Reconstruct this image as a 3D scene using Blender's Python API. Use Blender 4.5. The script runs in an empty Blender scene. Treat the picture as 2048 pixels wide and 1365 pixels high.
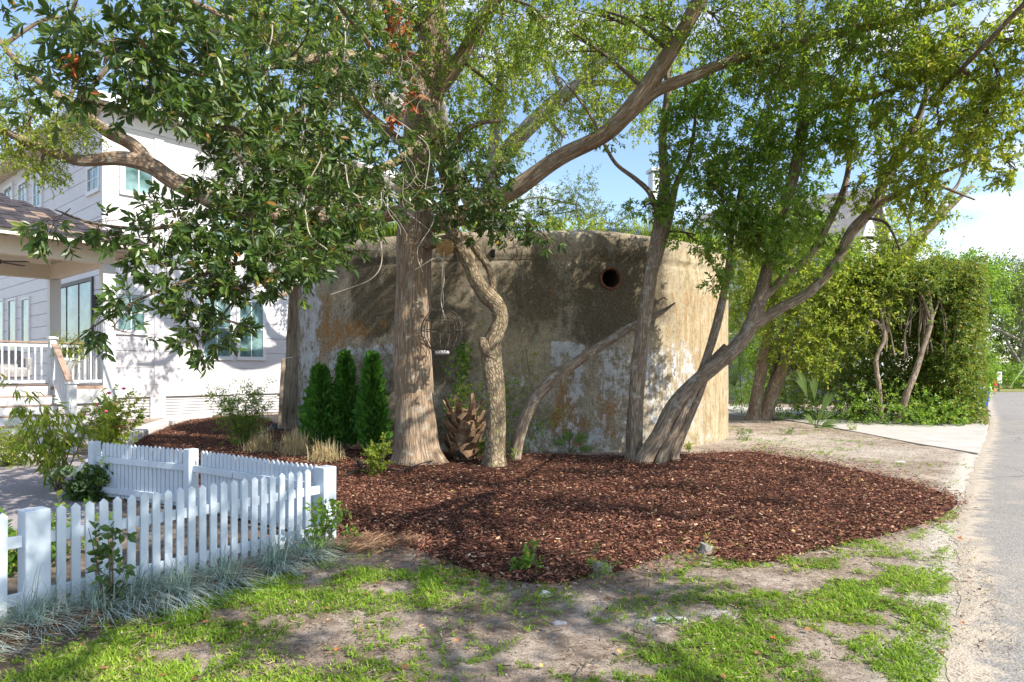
import bpy, bmesh, math, random
import numpy as np
from mathutils import Vector, Matrix
R = math.radians
rng = np.random.default_rng(7)
random.seed(7)
SC = bpy.context.scene
COL = SC.collection
# ---------------------------------------------------------------- camera, sky, sun, exposure
F, H, CX, HY = 1365.0, 1.8, 1024.0, 740.0
cam = bpy.data.cameras.new('camera')
cam.sensor_width = 36; cam.lens = 24.0
cam.shift_y = (HY - 682.5) / 2048
cam.clip_end = 2500; cam.clip_start = .05
co = bpy.data.objects.new('camera', cam); COL.objects.link(co)
co.location = (0, 0, H); co.rotation_euler = (R(90), 0, 0)
SC.camera = co
SC.view_settings.view_transform = 'Standard'; SC.view_settings.look = 'None'
SC.view_settings.exposure = 1.12; SC.view_settings.gamma = 1
SC.view_settings.use_curve_mapping = False
try:
    SC.cycles.use_denoising = True
    SC.cycles.max_bounces = 8; SC.cycles.diffuse_bounces = 4; SC.cycles.transparent_max_bounces = 8
    SC.cycles.sample_clamp_indirect = 6
except Exception:
    pass
SAZ, SEL = math.atan2(.84, -.54), R(42)
S = Vector((math.sin(SAZ) * math.cos(SEL), math.cos(SAZ) * math.cos(SEL), math.sin(SEL)))
wd = bpy.data.worlds.new('World'); SC.world = wd; wd.use_nodes = True
nt = wd.node_tree; nt.nodes.clear()
N = nt.nodes.new
out = N('ShaderNodeOutputWorld'); bg = N('ShaderNodeBackground'); bg.inputs[1].default_value = .13
sky = N('ShaderNodeTexSky'); sky.sky_type = 'NISHITA'; sky.sun_disc = False
sky.sun_elevation = SEL; sky.sun_rotation = SAZ; sky.air_density = 1.0; sky.dust_density = .6; sky.ozone_density = 1.6
tc = N('ShaderNodeTexCoord'); mp = N('ShaderNodeMapping'); mp.inputs['Scale'].default_value = (1, 1, 2.6); mp.inputs['Location'].default_value = (.35, .2, .1)
nz = N('ShaderNodeTexNoise'); nz.inputs['Scale'].default_value = 3.4; nz.inputs['Detail'].default_value = 9; nz.inputs['Roughness'].default_value = .55
rp = N('ShaderNodeValToRGB'); rp.color_ramp.elements[0].position = .53; rp.color_ramp.elements[1].position = .68
mx = N('ShaderNodeMix'); mx.data_type = 'RGBA'; mx.inputs[7].default_value = (6.2, 6.3, 6.6, 1)
L = nt.links.new
L(tc.outputs['Generated'], mp.inputs[0]); L(mp.outputs[0], nz.inputs[0]); L(nz.outputs[0], rp.inputs[0])
mlt = N('ShaderNodeMath'); mlt.operation = 'MULTIPLY'; mlt.inputs[1].default_value = .85; L(rp.outputs[0], mlt.inputs[0])
L(mlt.outputs[0], mx.inputs[0]); L(sky.outputs[0], mx.inputs[6]); L(mx.outputs[2], bg.inputs[0]); L(bg.outputs[0], out.inputs[0])
sl = bpy.data.lights.new('sun', 'SUN'); sl.energy = 4.4; sl.angle = R(.5); sl.color = (1, .93, .82)
so = bpy.data.objects.new('sun', sl); COL.objects.link(so); so.rotation_euler = S.to_track_quat('Z', 'Y').to_euler(); so.location = (20, -10, 30)

# ---------------------------------------------------------------- helpers
def W(px, py, d): return np.array(((px - CX) / F * d, d, H + (HY - py) / F * d))
def G(px, py, z=0.):
    d = (H - z) * F / (py - HY); return np.array(((px - CX) / F * d, d, z))
WM = {}
def setp(o, parent):
    WM[o.name] = o.matrix_basis.copy()
    if parent is not None:
        o.parent = parent; o.matrix_parent_inverse = WM[parent.name].inverted()
def tag(o, label=None, cat=None, group=None, kind=None):
    if label: o['label'] = label
    if cat: o['category'] = cat
    if group: o['group'] = group
    if kind: o['kind'] = kind
    return o
def thing(name, loc, label, cat, group=None):
    o = bpy.data.objects.new(name, None); COL.objects.link(o); o.location = tuple(loc); o.empty_display_size = .2
    o.matrix_basis = Matrix.Translation(Vector(tuple(loc))); setp(o, None)
    return tag(o, label, cat, group)
def mesh(name, v, f, smooth=False, uv=None, attrs=None):
    """v (n,3); f (m,k) array, or list of faces"""
    me = bpy.data.meshes.new(name)
    v = np.asarray(v, dtype=np.float32)
    if isinstance(f, np.ndarray):
        m, k = f.shape
        me.vertices.add(len(v)); me.vertices.foreach_set('co', v.ravel())
        me.loops.add(m * k); me.loops.foreach_set('vertex_index', f.astype(np.int32).ravel())
        me.polygons.add(m); me.polygons.foreach_set('loop_start', np.arange(0, m * k, k, dtype=np.int32))
        try: me.polygons.foreach_set('loop_total', np.full(m, k, dtype=np.int32))
        except Exception: pass
        me.update(calc_edges=True)
    else:
        me.from_pydata(v.tolist(), [], [list(map(int, q)) for q in f]); me.update()
    me.polygons.foreach_set('use_smooth', np.full(len(me.polygons), smooth, dtype=bool))
    if uv is not None:
        l = me.uv_layers.new(name='UVMap'); l.data.foreach_set('uv', np.asarray(uv, dtype=np.float32).ravel())
    for an, (dom, typ, arr) in (attrs or {}).items():
        a = me.attributes.new(an, typ, dom)
        a.data.foreach_set('color' if 'COLOR' in typ else 'value', np.asarray(arr, dtype=np.float32).ravel())
    return me
def obj(name, me, mat=None, parent=None):
    o = bpy.data.objects.new(name, me); COL.objects.link(o)
    if mat is not None and not me.materials: me.materials.append(mat)
    setp(o, parent); return o
_bx = {}
def boxmesh(sx, sy, sz, mat, bev=.004):
    k = (round(sx, 3), round(sy, 3), round(sz, 3), mat.name, bev)
    if k in _bx: return _bx[k]
    bm = bmesh.new(); bmesh.ops.create_cube(bm, size=1)
    bmesh.ops.scale(bm, vec=(sx, sy, sz), verts=bm.verts)
    if bev: bmesh.ops.bevel(bm, geom=bm.edges, offset=min(bev, min(sx, sy, sz) * .3), segments=1, affect='EDGES')
    me = bpy.data.meshes.new('box_shape'); bm.to_mesh(me); bm.free(); me.materials.append(mat); _bx[k] = me
    return me
def place(name, me, M, parent):
    o = bpy.data.objects.new(name, me); COL.objects.link(o); o.matrix_basis = M; setp(o, parent); return o
def box(name, c, size, rz, mat, parent, bev=.004):
    return place(name, boxmesh(*size, mat, bev), Matrix.Translation(Vector(tuple(c))) @ Matrix.Rotation(rz, 4, 'Z'), parent)
def bar(name, a, b, w, h, mat, parent, bev=.004):
    """box from a to b, w wide across, h high"""
    a, b = Vector(tuple(a)), Vector(tuple(b)); d = b - a; x = d.normalized(); z = Vector((0, 0, 1))
    y = z.cross(x); y = y.normalized() if y.length > 1e-4 else Vector((0, 1, 0)); z = x.cross(y)
    M = Matrix.Translation((a + b) / 2) @ Matrix((x, y, z)).transposed().to_4x4()
    return place(name, boxmesh(d.length, w, h, mat, bev), M, parent)
def vnoise(x, y, sc=1., seed=0, octs=4):
    r = np.random.default_rng(seed); T = r.random((256, 256)); x = np.asarray(x) * sc; y = np.asarray(y) * sc; s = 0; a = 1; t = 0
    for i in range(octs):
        xi = np.floor(x).astype(int); yi = np.floor(y).astype(int); fx = x - xi; fy = y - yi
        fx = fx * fx * (3 - 2 * fx); fy = fy * fy * (3 - 2 * fy)
        g = lambda a_, b_: T[(xi + a_) % 256, (yi + b_) % 256]
        s = s + a * ((g(0, 0) * (1 - fx) + g(1, 0) * fx) * (1 - fy) + (g(0, 1) * (1 - fx) + g(1, 1) * fx) * fy)
        t += a; a *= .5; x = x * 2.03 + 17.3; y = y * 2.03 + 9.1
    return s / t
def inpoly(x, y, P):
    P = np.asarray(P); n = len(P); c = np.zeros(np.shape(x), bool); j = n - 1
    for i in range(n):
        xi, yi = P[i]; xj, yj = P[j]
        c ^= ((yi > y) != (yj > y)) & (x < (xj - xi) * (y - yi) / (yj - yi + 1e-12) + xi); j = i
    return c
def smooth_path(P, k=8, closed=False):
    P = np.asarray(P, float); n = len(P); o = []
    for i in range(n if closed else n - 1):
        p0 = P[(i - 1) % n] if closed or i > 0 else 2 * P[0] - P[1]
        p1 = P[i]; p2 = P[(i + 1) % n]
        p3 = P[(i + 2) % n] if closed or i + 2 < n else 2 * P[-1] - P[-2]
        for t in np.arange(k) / k:
            o.append(.5 * ((2 * p1) + (p2 - p0) * t + (2 * p0 - 5 * p1 + 4 * p2 - p3) * t ** 2 + (3 * p1 - p0 - 3 * p2 + p3) * t ** 3))
    if not closed: o.append(P[-1])
    return np.array(o)
def tube(pts, rad, seg=10, k=5, rough=0., cap=True, seed=0, flare=0.):
    """tapered tube along pts; returns v,f,uv(loops) as quads (n,4)"""
    pr = smooth_path(np.column_stack([np.asarray(pts, float), rad]), k); P, r = pr[:, :3], np.maximum(pr[:, 3], .001)
    n = len(P); T = np.gradient(P, axis=0); T /= np.linalg.norm(T, axis=1)[:, None] + 1e-9
    u = np.cross(T[0], (0, 1, .1)); u /= np.linalg.norm(u) + 1e-9; U = [u]
    for i in range(1, n):
        u = u - T[i] * np.dot(u, T[i]); u /= np.linalg.norm(u) + 1e-9; U.append(u)
    U = np.array(U); V = np.cross(T, U)
    ln = np.r_[0, np.cumsum(np.linalg.norm(np.diff(P, axis=0), axis=1))]
    th = np.linspace(0, 2 * np.pi, seg, endpoint=False)
    rr = np.repeat(r[:, None], seg, 1)
    if rough:
        q = seed * 3.7
        rr = rr * (1 + rough * (np.sin(3 * th + q + .8 * ln[:, None]) * .35 + np.sin(2 * th - q + 2.1 * ln[:, None] + 1) * .4 + np.sin(7 * th + 3.3 * ln[:, None] + q) * .25
                   + np.sin(13 * th + q * 2 + 1.2 * ln[:, None]) * .25 + np.sin(5.3 * ln[:, None] + q + 2 * th) * .3))
    if flare:
        rr = rr * (1 + flare * np.exp(-ln[:, None] / .28) * (1 + .5 * np.sin(5 * th + seed) + .25 * np.sin(9 * th)))
    v = P[:, None] + rr[:, :, None] * (np.cos(th)[None, :, None] * U[:, None] + np.sin(th)[None, :, None] * V[:, None])
    v = v.reshape(-1, 3)
    i = np.arange(n - 1)[:, None] * seg; j = np.arange(seg)[None]; j2 = (j + 1) % seg
    f = np.stack([i + j, i + j2, i + seg + j2, i + seg + j], -1).reshape(-1, 4)
    R0 = r.mean(); uu = np.arange(seg + 1) / seg * 2 * np.pi * R0
    a = np.stack([np.broadcast_to(uu[:-1], (n - 1, seg)), np.broadcast_to(ln[:-1, None], (n - 1, seg))], -1)
    b = np.stack([np.broadcast_to(uu[1:], (n - 1, seg)), np.broadcast_to(ln[:-1, None], (n - 1, seg))], -1)
    c = np.stack([np.broadcast_to(uu[1:], (n - 1, seg)), np.broadcast_to(ln[1:, None], (n - 1, seg))], -1)
    d = np.stack([np.broadcast_to(uu[:-1], (n - 1, seg)), np.broadcast_to(ln[1:, None], (n - 1, seg))], -1)
    uv = np.stack([a, b, c, d], 2).reshape(-1, 2)
    if cap:   # close the tip with a collapsed ring
        v = np.vstack([v, np.repeat(P[-1][None] + T[-1] * r[-1] * .3, seg, 0)])
        i0 = (n - 1) * seg; j = np.arange(seg); j2 = (j + 1) % seg
        f = np.vstack([f, np.stack([i0 + j, i0 + j2, i0 + seg + j2, i0 + seg + j], -1)])
        uv = np.vstack([uv, np.repeat(np.array([[0, ln[-1]]]), seg * 4, 0)])
    return v, f, uv
def join(parts):
    vs, fs, us, o = [], [], [], 0
    for v, f, u in parts:
        vs.append(v); fs.append(f + o); us.append(u); o += len(v)
    return np.vstack(vs), np.vstack(fs), np.vstack(us)
def tubes_obj(name, parts, mat, parent, smooth=True):
    v, f, u = join(parts); return obj(name, mesh(name, v, f, smooth, u), mat, parent)
def nrm(a): return a / (np.linalg.norm(a, axis=-1, keepdims=True) + 1e-9)
def leafmesh(name, P, A, Nn, ln, wd, fine=True, curl=.12):
    """P base, A axis, Nn normal, ln length, wd half-width ratio -> mesh with face attribute rnd"""
    n = len(P); A = nrm(A); B = nrm(np.cross(A, Nn)); Nn = np.cross(B, A)
    ln = np.broadcast_to(ln, (n,)); w = ln * wd; up = w * .35
    def q(t, s, h=0.): return P + A * (ln * t)[:, None] + B * (w * s)[:, None] + Nn * (up * abs(s) - h * ln)[:, None]
    z = np.random.default_rng(n).random(n)
    if fine:
        v = np.stack([q(0, 0), q(.28, .8), q(.62, .95, curl * .4), q(1, 0, curl), q(.62, -.95, curl * .4), q(.28, -.8)], 1).reshape(-1, 3)
        b = np.arange(n)[:, None] * 6
        f = np.stack([b + [0, 3, 2, 1], b + [0, 5, 4, 3]], 1).reshape(-1, 4)
    else:
        v = np.stack([q(0, 0), q(.45, 1), q(1, 0, curl), q(.45, -1)], 1).reshape(-1, 3)
        b = np.arange(n)[:, None] * 4
        f = np.stack([b + [0, 2, 1], b + [0, 3, 2]], 1).reshape(-1, 3)
    return mesh(name, v, f, False, None, {'rnd': ('FACE', 'FLOAT', np.repeat(z, 2))})
def crow(row):
    if row[0] == 'w': return np.array(row[1:4], float), np.array(row[4:7], float), int(row[7])
    px, py, rx, ry, d, rd, n = row
    return W(px, py, d), np.array([rx / F * d, rd, ry / F * d]), int(n)
def sprays(cl, per=7, slen=.35, droop=.2, seed=1, clump=.3, per_sub=9):
    """cl rows: (px,py,rx,ry,d,rd,n) clusters given in photo pixels at depth d -> spray origins & directions"""
    r = np.random.default_rng(seed); O, D = [], []
    for row in cl:
        c, rad, n = crow(row)
        K = max(1, n // per_sub)
        s = nrm(r.normal(size=(K, 3))) * (r.random((K, 1)) ** .4)
        sub = c + s * rad
        idx = r.integers(0, K, n)
        o = sub[idx] + r.normal(size=(n, 3)) * clump * np.minimum(rad.mean(), .9)
        O.append(o); D.append(nrm((o - c) / rad * .6 + r.normal(size=(n, 3)) * .55 + [0, 0, -droop]))
    return np.vstack(O), np.vstack(D)
def spray_leaves(O, D, per, slen, L0, seed=1, up=.75, jit=.5, ang=.75, ros=0.):
    r = np.random.default_rng(seed); n = len(O)
    side = nrm(np.cross(D, r.normal(size=(n, 3)))); s2 = np.cross(D, side)
    sl = slen * (.6 + .8 * r.random(n)); P, A, Nn, LL = [], [], [], []
    for i in range(per):
        ph = i * 2.4 + r.random(n) * .6
        sd = side * np.cos(ph)[:, None] + s2 * np.sin(ph)[:, None]
        t = (i + .6) / per; t = 1 - (1 - t) * (1 - ros)
        P.append(O + D * (sl * t)[:, None])
        a = D * (.45 + .5 * t) + sd * ang + np.array([0, 0, -.12]) + r.normal(size=(n, 3)) * .15
        A.append(a); Nn.append(nrm(np.array([0, 0, up]) + r.normal(size=(n, 3)) * jit + D * .2)); LL.append(L0 * (.5 + .8 * r.random(n)) * (1 - .25 * ros * abs(t - .8)))
    return np.vstack(P), np.vstack(A), np.vstack(Nn), np.hstack(LL), sl
def twigmesh(name, A, B, ra, rb, mat, parent):
    """thin three-sided sticks from A to B"""
    n = len(A); T = nrm(B - A); u = nrm(np.cross(T, (.3, .5, .81))); w = np.cross(T, u); v = []
    for c, r in ((A, ra), (B, rb)):
        r = np.broadcast_to(r, (n,))[:, None]
        for k in range(3):
            v.append(c + r * (math.cos(k * 2.094) * u + math.sin(k * 2.094) * w))
    v = np.stack(v, 1).reshape(-1, 3); b = np.arange(n)[:, None] * 6
    f = np.stack([b + [0, 1, 4, 3], b + [1, 2, 5, 4], b + [2, 0, 3, 5]], 1).reshape(-1, 4)
    return obj(name, mesh(name, v, f, False, np.tile(np.array([[0, 0], [.02, 0], [.02, .4], [0, .4]]), (n * 3, 1))), mat, parent)
def bend_blades(base, dirh, length, width, lift, seg=3, seed=0, sag=1.):
    """arching blades: base (n,3), dirh horizontal dir (n,3)"""
    n = len(base); r = np.random.default_rng(seed); perp = np.cross(dirh, (0, 0, 1)); v = []
    for i in range(seg + 1):
        t = i / seg; lat = length * (1 - lift) * t ** 1.3; up = length * (lift * t * 1.25 - sag * .45 * t ** 2.2)
        c = base + dirh * lat[:, None]; c[:, 2] += up
        w = width * (1 - t ** 1.5) * .5 + .0004
        v += [c - perp * w[:, None], c + perp * w[:, None]]
    v = np.stack(v, 1).reshape(-1, 3); k = 2 * (seg + 1); b = np.arange(n)[:, None] * k
    f = np.stack([b + [2 * i, 2 * i + 1, 2 * i + 3, 2 * i + 2] for i in range(seg)], 1).reshape(-1, 4)
    return v, f, np.repeat(r.random(n), seg)

# ---------------------------------------------------------------- materials
class MT:
    def __init__(s, name, rough=.7, spec=.3):
        s.m = bpy.data.materials.new(name); s.m.use_nodes = True; s.t = s.m.node_tree; s.b = s.t.nodes['Principled BSDF']
        s.b.inputs['Roughness'].default_value = rough; s.b.inputs['Specular IOR Level'].default_value = spec
    def n(s, typ, **kw):
        x = s.t.nodes.new('ShaderNode' + typ)
        for k, v in kw.items(): setattr(x, k, v)
        return x
    def l(s, a, b): s.t.links.new(a, b)
    def col(s, c): s.b.inputs['Base Color'].default_value = (*c, 1); return s
    def vec(s, scale, src='obj'):
        mp = s.n('Mapping'); mp.inputs['Scale'].default_value = scale
        if src == 'pos': s.l(s.n('NewGeometry').outputs['Position'], mp.inputs[0])
        else: s.l(s.n('TexCoord').outputs['UV' if src == 'uv' else 'Object'], mp.inputs[0])
        return mp.outputs[0]
    def noise(s, vec, scale=1, detail=6, rough=.6):
        x = s.n('TexNoise'); s.l(vec, x.inputs['Vector']); x.inputs['Scale'].default_value = scale; x.inputs['Detail'].default_value = detail
        x.inputs['Roughness'].default_value = rough; return x.outputs[0]
    def voro(s, vec, scale=1, feat='F1', out='Distance'):
        x = s.n('TexVoronoi'); x.feature = feat; s.l(vec, x.inputs['Vector']); x.inputs['Scale'].default_value = scale; return x.outputs[out]
    def ramp(s, fac, stops):
        x = s.n('ValToRGB'); e = x.color_ramp.elements
        while len(e) < len(stops): e.new(.5)
        for k, (p, c) in enumerate(stops):
            e[k].position = p; e[k].color = (*c, 1) if hasattr(c, '__len__') else (c, c, c, 1)
        s.l(fac, x.inputs[0]); return x.outputs[0]
    def mix(s, fac, a, b, mode='MIX'):
        x = s.n('Mix', data_type='RGBA', blend_type=mode)
        for i, q in ((0, fac), (6, a), (7, b)):
            if hasattr(q, 'links') or hasattr(q, 'is_linked'): s.l(q, x.inputs[i])
            elif i == 0: x.inputs[0].default_value = q
            else: x.inputs[i].default_value = (*q, 1)
        return x.outputs[2]
    def math(s, op, a, b=None, clamp=False):
        x = s.n('Math', operation=op); x.use_clamp = clamp
        for i, q in ((0, a), (1, b)):
            if q is None: continue
            if hasattr(q, 'is_linked'): s.l(q, x.inputs[i])
            else: x.inputs[i].default_value = q
        return x.outputs[0]
    def attr(s, name, out='Fac'):
        x = s.n('Attribute'); x.attribute_name = name; return x.outputs[out]
    def base(s, c): s.l(c, s.b.inputs['Base Color']); return s
    def bump(s, h, strength=.5, dist=.02):
        x = s.n('Bump'); x.inputs['Strength'].default_value = strength; x.inputs['Distance'].default_value = dist
        s.l(h, x.inputs['Height']); s.l(x.outputs[0], s.b.inputs['Normal']); return s
def leaf_mat(name, stops, trans, tfac=.38, rough=.42, spec=.45):
    s = MT(name, rough, spec); c = s.ramp(s.attr('rnd'), stops); s.base(c)
    tr = s.n('BsdfTranslucent'); mxs = s.n('MixShader'); mxs.inputs[0].default_value = tfac
    s.l(s.mix(.6, c, trans), tr.inputs[0])
    o = s.t.nodes['Material Output']; s.l(s.b.outputs[0], mxs.inputs[1]); s.l(tr.outputs[0], mxs.inputs[2]); s.l(mxs.outputs[0], o.inputs[0])
    return s.m
def bark_mat(name, dark, mid, light, us=16., vs=3.5, bump=.9, lichen=None, dist=.03):
    us *= 1.9; vs *= 1.9
    s = MT(name, .88, .15); v = s.vec((us, vs, 1), 'uv')
    nd = s.n('TexNoise'); s.l(s.vec((us * .35, vs * .8, 1), 'uv'), nd.inputs['Vector']); nd.inputs['Scale'].default_value = 1; nd.inputs['Detail'].default_value = 4
    va = s.n('VectorMath', operation='MULTIPLY_ADD'); s.l(nd.outputs['Color'], va.inputs[0]); va.inputs[1].default_value = (2.2, 1.6, 0); s.l(v, va.inputs[2]); v = va.outputs[0]
    n1 = s.noise(v, 1., 9, .7); vo = s.voro(v, .6, 'DISTANCE_TO_EDGE')
    wv = s.noise(s.vec((2.5, 1.5, 1), 'uv'), 1., 4)
    h = s.math('ADD', s.math('MULTIPLY', s.ramp(vo, [(0, 0), (.22, 1)]), .3), s.math('MULTIPLY', n1, .75))
    c = s.ramp(h, [(.22, dark), (.5, mid), (.78, light)])
    c = s.mix(s.ramp(wv, [(.35, 0), (.7, .55)]), c, tuple(x * .6 for x in mid))
    if lichen:
        ln = s.noise(s.vec((3, 2.5, 1), 'uv'), 1.6, 8, .7); c = s.mix(s.ramp(ln, [(.54, 0), (.66, .75)]), c, lichen)
    s.base(c); s.bump(h, bump, dist); return s.m
def plain(name, c, rough=.6, spec=.3, var=.12, sc=6, bump=0., src='pos'):
    s = MT(name, rough, spec); v = s.vec((sc, sc, sc), src); nn = s.noise(v, 1, 7, .6)
    s.base(s.ramp(nn, [(.3, tuple(x * (1 - var) for x in c)), (.7, tuple(min(1, x * (1 + var)) for x in c))]))
    if bump: s.bump(nn, bump, .01)
    return s.m
M = {}
M['leaf_laurel'] = leaf_mat('laurel_leaf', [(0, (0.0228, 0.0517, 0.0145)), (.45, (0.0466, 0.0931, 0.0208)), (.8, (0.0883, 0.155, 0.031)), (.97, (0.166, 0.208, 0.0414)), (1, (0.362, 0.125, 0.031))], (0.228, 0.352, 0.0414), .34, .38, .5)
M['leaf_oak'] = leaf_mat('oak_leaf', [(0, (.045, .095, .015)), (.5, (.1, .19, .025)), (.9, (.22, .32, .04)), (1, (.454, .242, .0454))], (.5, .66, .05), .48)
M['leaf_myrtle'] = leaf_mat('myrtle_leaf', [(0, (0.0484, 0.105, 0.0193)), (.5, (0.0967, 0.203, 0.0323)), (.88, (0.193, 0.323, 0.0484)), (1, (0.452, 0.42, 0.0803))], (0.484, 0.718, 0.0646), .5)
M['leaf_bright'] = leaf_mat('bright_leaf', [(0, (0.0875, 0.15, 0.015)), (.5, (0.163, 0.25, 0.025)), (.9, (0.325, 0.388, 0.0438)), (1, (0.5, 0.375, 0.0625))], (0.625, 0.725, 0.0625), .45)
M['leaf_hedge'] = leaf_mat('hedge_leaf', [(0, (0.041, 0.0869, 0.0143)), (.5, (0.0918, 0.164, 0.0205)), (.85, (0.205, 0.277, 0.0359)), (1, (0.41, 0.205, 0.0512))], (0.41, 0.512, 0.0512), .35)
M['leaf_far'] = leaf_mat('far_leaf', [(0, (0.048, 0.084, 0.024)), (.6, (0.108, 0.168, 0.036)), (1, (0.24, 0.288, 0.06))], (0.36, 0.48, 0.072), .35)
M['leaf_arbor'] = leaf_mat('conifer_spray', [(0, (0.029, 0.102, 0.0174)), (.6, (0.0653, 0.189, 0.029)), (1, (0.174, 0.334, 0.0435))], (0.217, 0.507, 0.058), .3, .6, .2)
M['leaf_red'] = leaf_mat('dry_red_leaf', [(0, (.25, .06, .02)), (.6, (.4, .12, .04)), (1, (.5, .25, .12))], (.6, .2, .06), .3, .7, .2)
M['leaf_blue'] = leaf_mat('blue_grass_blade', [(0, (0.112, 0.168, 0.112)), (.5, (0.196, 0.28, 0.21)), (.8, (0.42, 0.532, 0.504)), (1, (0.63, 0.588, 0.462))], (0.28, 0.42, 0.28), .15, .6)
M['leaf_straw'] = leaf_mat('straw_blade', [(0, (0.234, 0.169, 0.078)), (.5, (0.468, 0.364, 0.182)), (1, (0.715, 0.624, 0.39))], (0.65, 0.52, 0.26), .2, .7)
M['lawn'] = leaf_mat('lawn_blade', [(0, (.07, .14, .018)), (.45, (.17, .29, .03)), (.8, (.32, .46, .05)), (.93, (.45, .45, .14)), (1, (.5, .4, .24))], (.45, .58, .06), .38, .65, .2)
M['palm'] = leaf_mat('palm_blade', [(0, (.07, .13, .03)), (.7, (.14, .22, .05)), (1, (.26, .3, .1))], (.3, .45, .08), .25, .45)
M['bark_oak'] = bark_mat('oak_bark', (0.0975, 0.065, 0.0416), (0.26, 0.185, 0.124), (0.429, 0.338, 0.247), 22, 2.0, .8, (0.39, 0.39, 0.338), .03)
M['bark_gnarl'] = bark_mat('gnarled_bark', (0.0663, 0.0464, 0.0287), (0.221, 0.166, 0.105), (0.442, 0.376, 0.276), 20, 7, 1., (0.265, 0.276, 0.111), .04)
M['bark_myrtle'] = bark_mat('myrtle_bark', (0.078, 0.0593, 0.0437), (0.234, 0.175, 0.125), (0.421, 0.343, 0.265), 26, 2.6, .9, (0.468, 0.468, 0.421), .03)
M['bark_grey'] = bark_mat('grey_bark', (.12, .11, .095), (.24, .22, .19), (.4, .38, .34), 8, 3, .8, (.4, .42, .38), .04)
M['twig'] = plain('twig', (.13, .1, .07), .9, .1, .3, 9)
M['pale_twig'] = plain('pale_twig', (.42, .37, .3), .9, .1, .2, 9)
M['white'] = plain('white_paint', (.6, .61, .62), .45, .35, .03, 1.2)
s = MT('fence_paint', .5, .3); v = s.vec((3, 3, 1.6), 'pos'); a = s.noise(v, 1.5, 8, .7)
zz = s.n('SeparateXYZ'); s.l(s.n('NewGeometry').outputs['Position'], zz.inputs[0]); dz = s.math('ADD', s.math('MULTIPLY', s.math('SUBTRACT', .3, zz.outputs[2]), 1.6), s.math('MULTIPLY', s.math('SUBTRACT', s.noise(s.vec((9, 9, 4), 'pos'), 1, 8, .75), .5), 1.8)); s.base(s.mix(s.ramp(dz, [(.25, 0), (.8, .5)]), s.ramp(a, [(.3, (.45, .51, .58)), (.55, (.53, .59, .65)), (.8, (.59, .64, .69))]), (.24, .2, .15))); M['fence'] = s.m
M['cream'] = plain('cream_paint', (.72, .66, .55), .5, .3, .04, 1.5)
s = MT('siding_paint', .5, .3); s.base(s.ramp(s.noise(s.vec((.7, .7, 3), 'pos'), 1.2, 5), [(.3, (.5, .49, .51)), (.7, (.57, .56, .575))])); M['siding'] = s.m
M['rail_brown'] = plain('stained_rail', (.3, .21, .16), .6, .3, .2, 5)
M['dark'] = plain('shade_black', (.01, .01, .01), .9, .05)  # near-black colour standing in for the shade inside openings
M['black'] = plain('black_plastic', (.02, .02, .022), .45, .4)
M['bronze'] = plain('bronze_frame', (.06, .045, .035), .5, .4)
s = MT('window_glass', .06, .6); s.base(s.ramp(s.noise(s.vec((1.3, 1.3, 1.6), 'pos'), 1, 3), [(.35, (.05, .1, .1)), (.65, (.2, .33, .33))])); M['glass'] = s.m
M['shingle'] = plain('roof_shingle', (.05, .045, .052), .85, .15, .5, 5, .4)
M['shingle_tan'] = plain('roof_shingle_tan', (.2, .15, .12), .85, .15, .3, 5, .4)
M['metal_roof'] = plain('pale_metal_roof', (.55, .53, .52), .45, .4, .08, 2)
M['blue_roof'] = plain('blue_grey_shingle', (.1, .14, .2), .85, .15, .3, 4, .3)
M['grey_roof'] = plain('grey_shingle', (.2, .19, .19), .85, .15, .3, 3, .3)
M['rust'] = plain('rusty_iron', (.12, .052, .028), .85, .2, .5, 14, .5)
M['steel'] = plain('galvanised_steel', (.45, .45, .45), .45, .5, .2, 8)
s = MT('weathered_wood', .85, .15); v = s.vec((14, 14, .8), 'pos'); a = s.noise(v, 1.3, 8, .65)
s.base(s.ramp(a, [(.3, (.1, .075, .05)), (.5, (.25, .2, .15)), (.75, (.42, .35, .28))])); s.bump(a, .5, .02); M['wood'] = s.m
s = MT('cut_wood', .85, .15); a = s.noise(s.vec((6, 6, 6), 'pos'), 2, 6); s.base(s.ramp(a, [(.3, (.22, .13, .05)), (.7, (.42, .28, .13))])); M['cut'] = s.m
s = MT('palm_boot', .8, .2); a = s.noise(s.vec((9, 9, 9)), 1.5, 7); s.base(s.ramp(a, [(.25, (.1, .06, .035)), (.5, (.24, .15, .09)), (.8, (.4, .28, .19))])); s.bump(a, .4, .02); M['boot'] = s.m
M['pink'] = plain('pink_petal', (.75, .08, .22), .6, .2, .2, 20)
M['orange'] = plain('orange_petal', (.8, .2, .05), .6, .2, .2, 20)
M['hydrangea'] = plain('pale_green_petal', (.5, .62, .28), .6, .2, .3, 30)
M['blue'] = plain('blue_plastic', (.02, .12, .62), .45, .4, .1)
M['red'] = plain('red_enamel', (.6, .02, .03), .4, .5, .1)
M['lime'] = plain('lime_plastic', (.35, .85, .05), .5, .4, .1)
M['ink'] = plain('sign_ink', (.12, .11, .12), .7, .2)
M['signface'] = plain('sign_face', (.7, .66, .68), .6, .3, .03)
M['stone'] = plain('grey_stone', (.3, .29, .29), .85, .2, .25, 12, .6)
M['kerb'] = plain('pale_cast_stone', (.62, .6, .58), .8, .2, .1, 4, .3)
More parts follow.
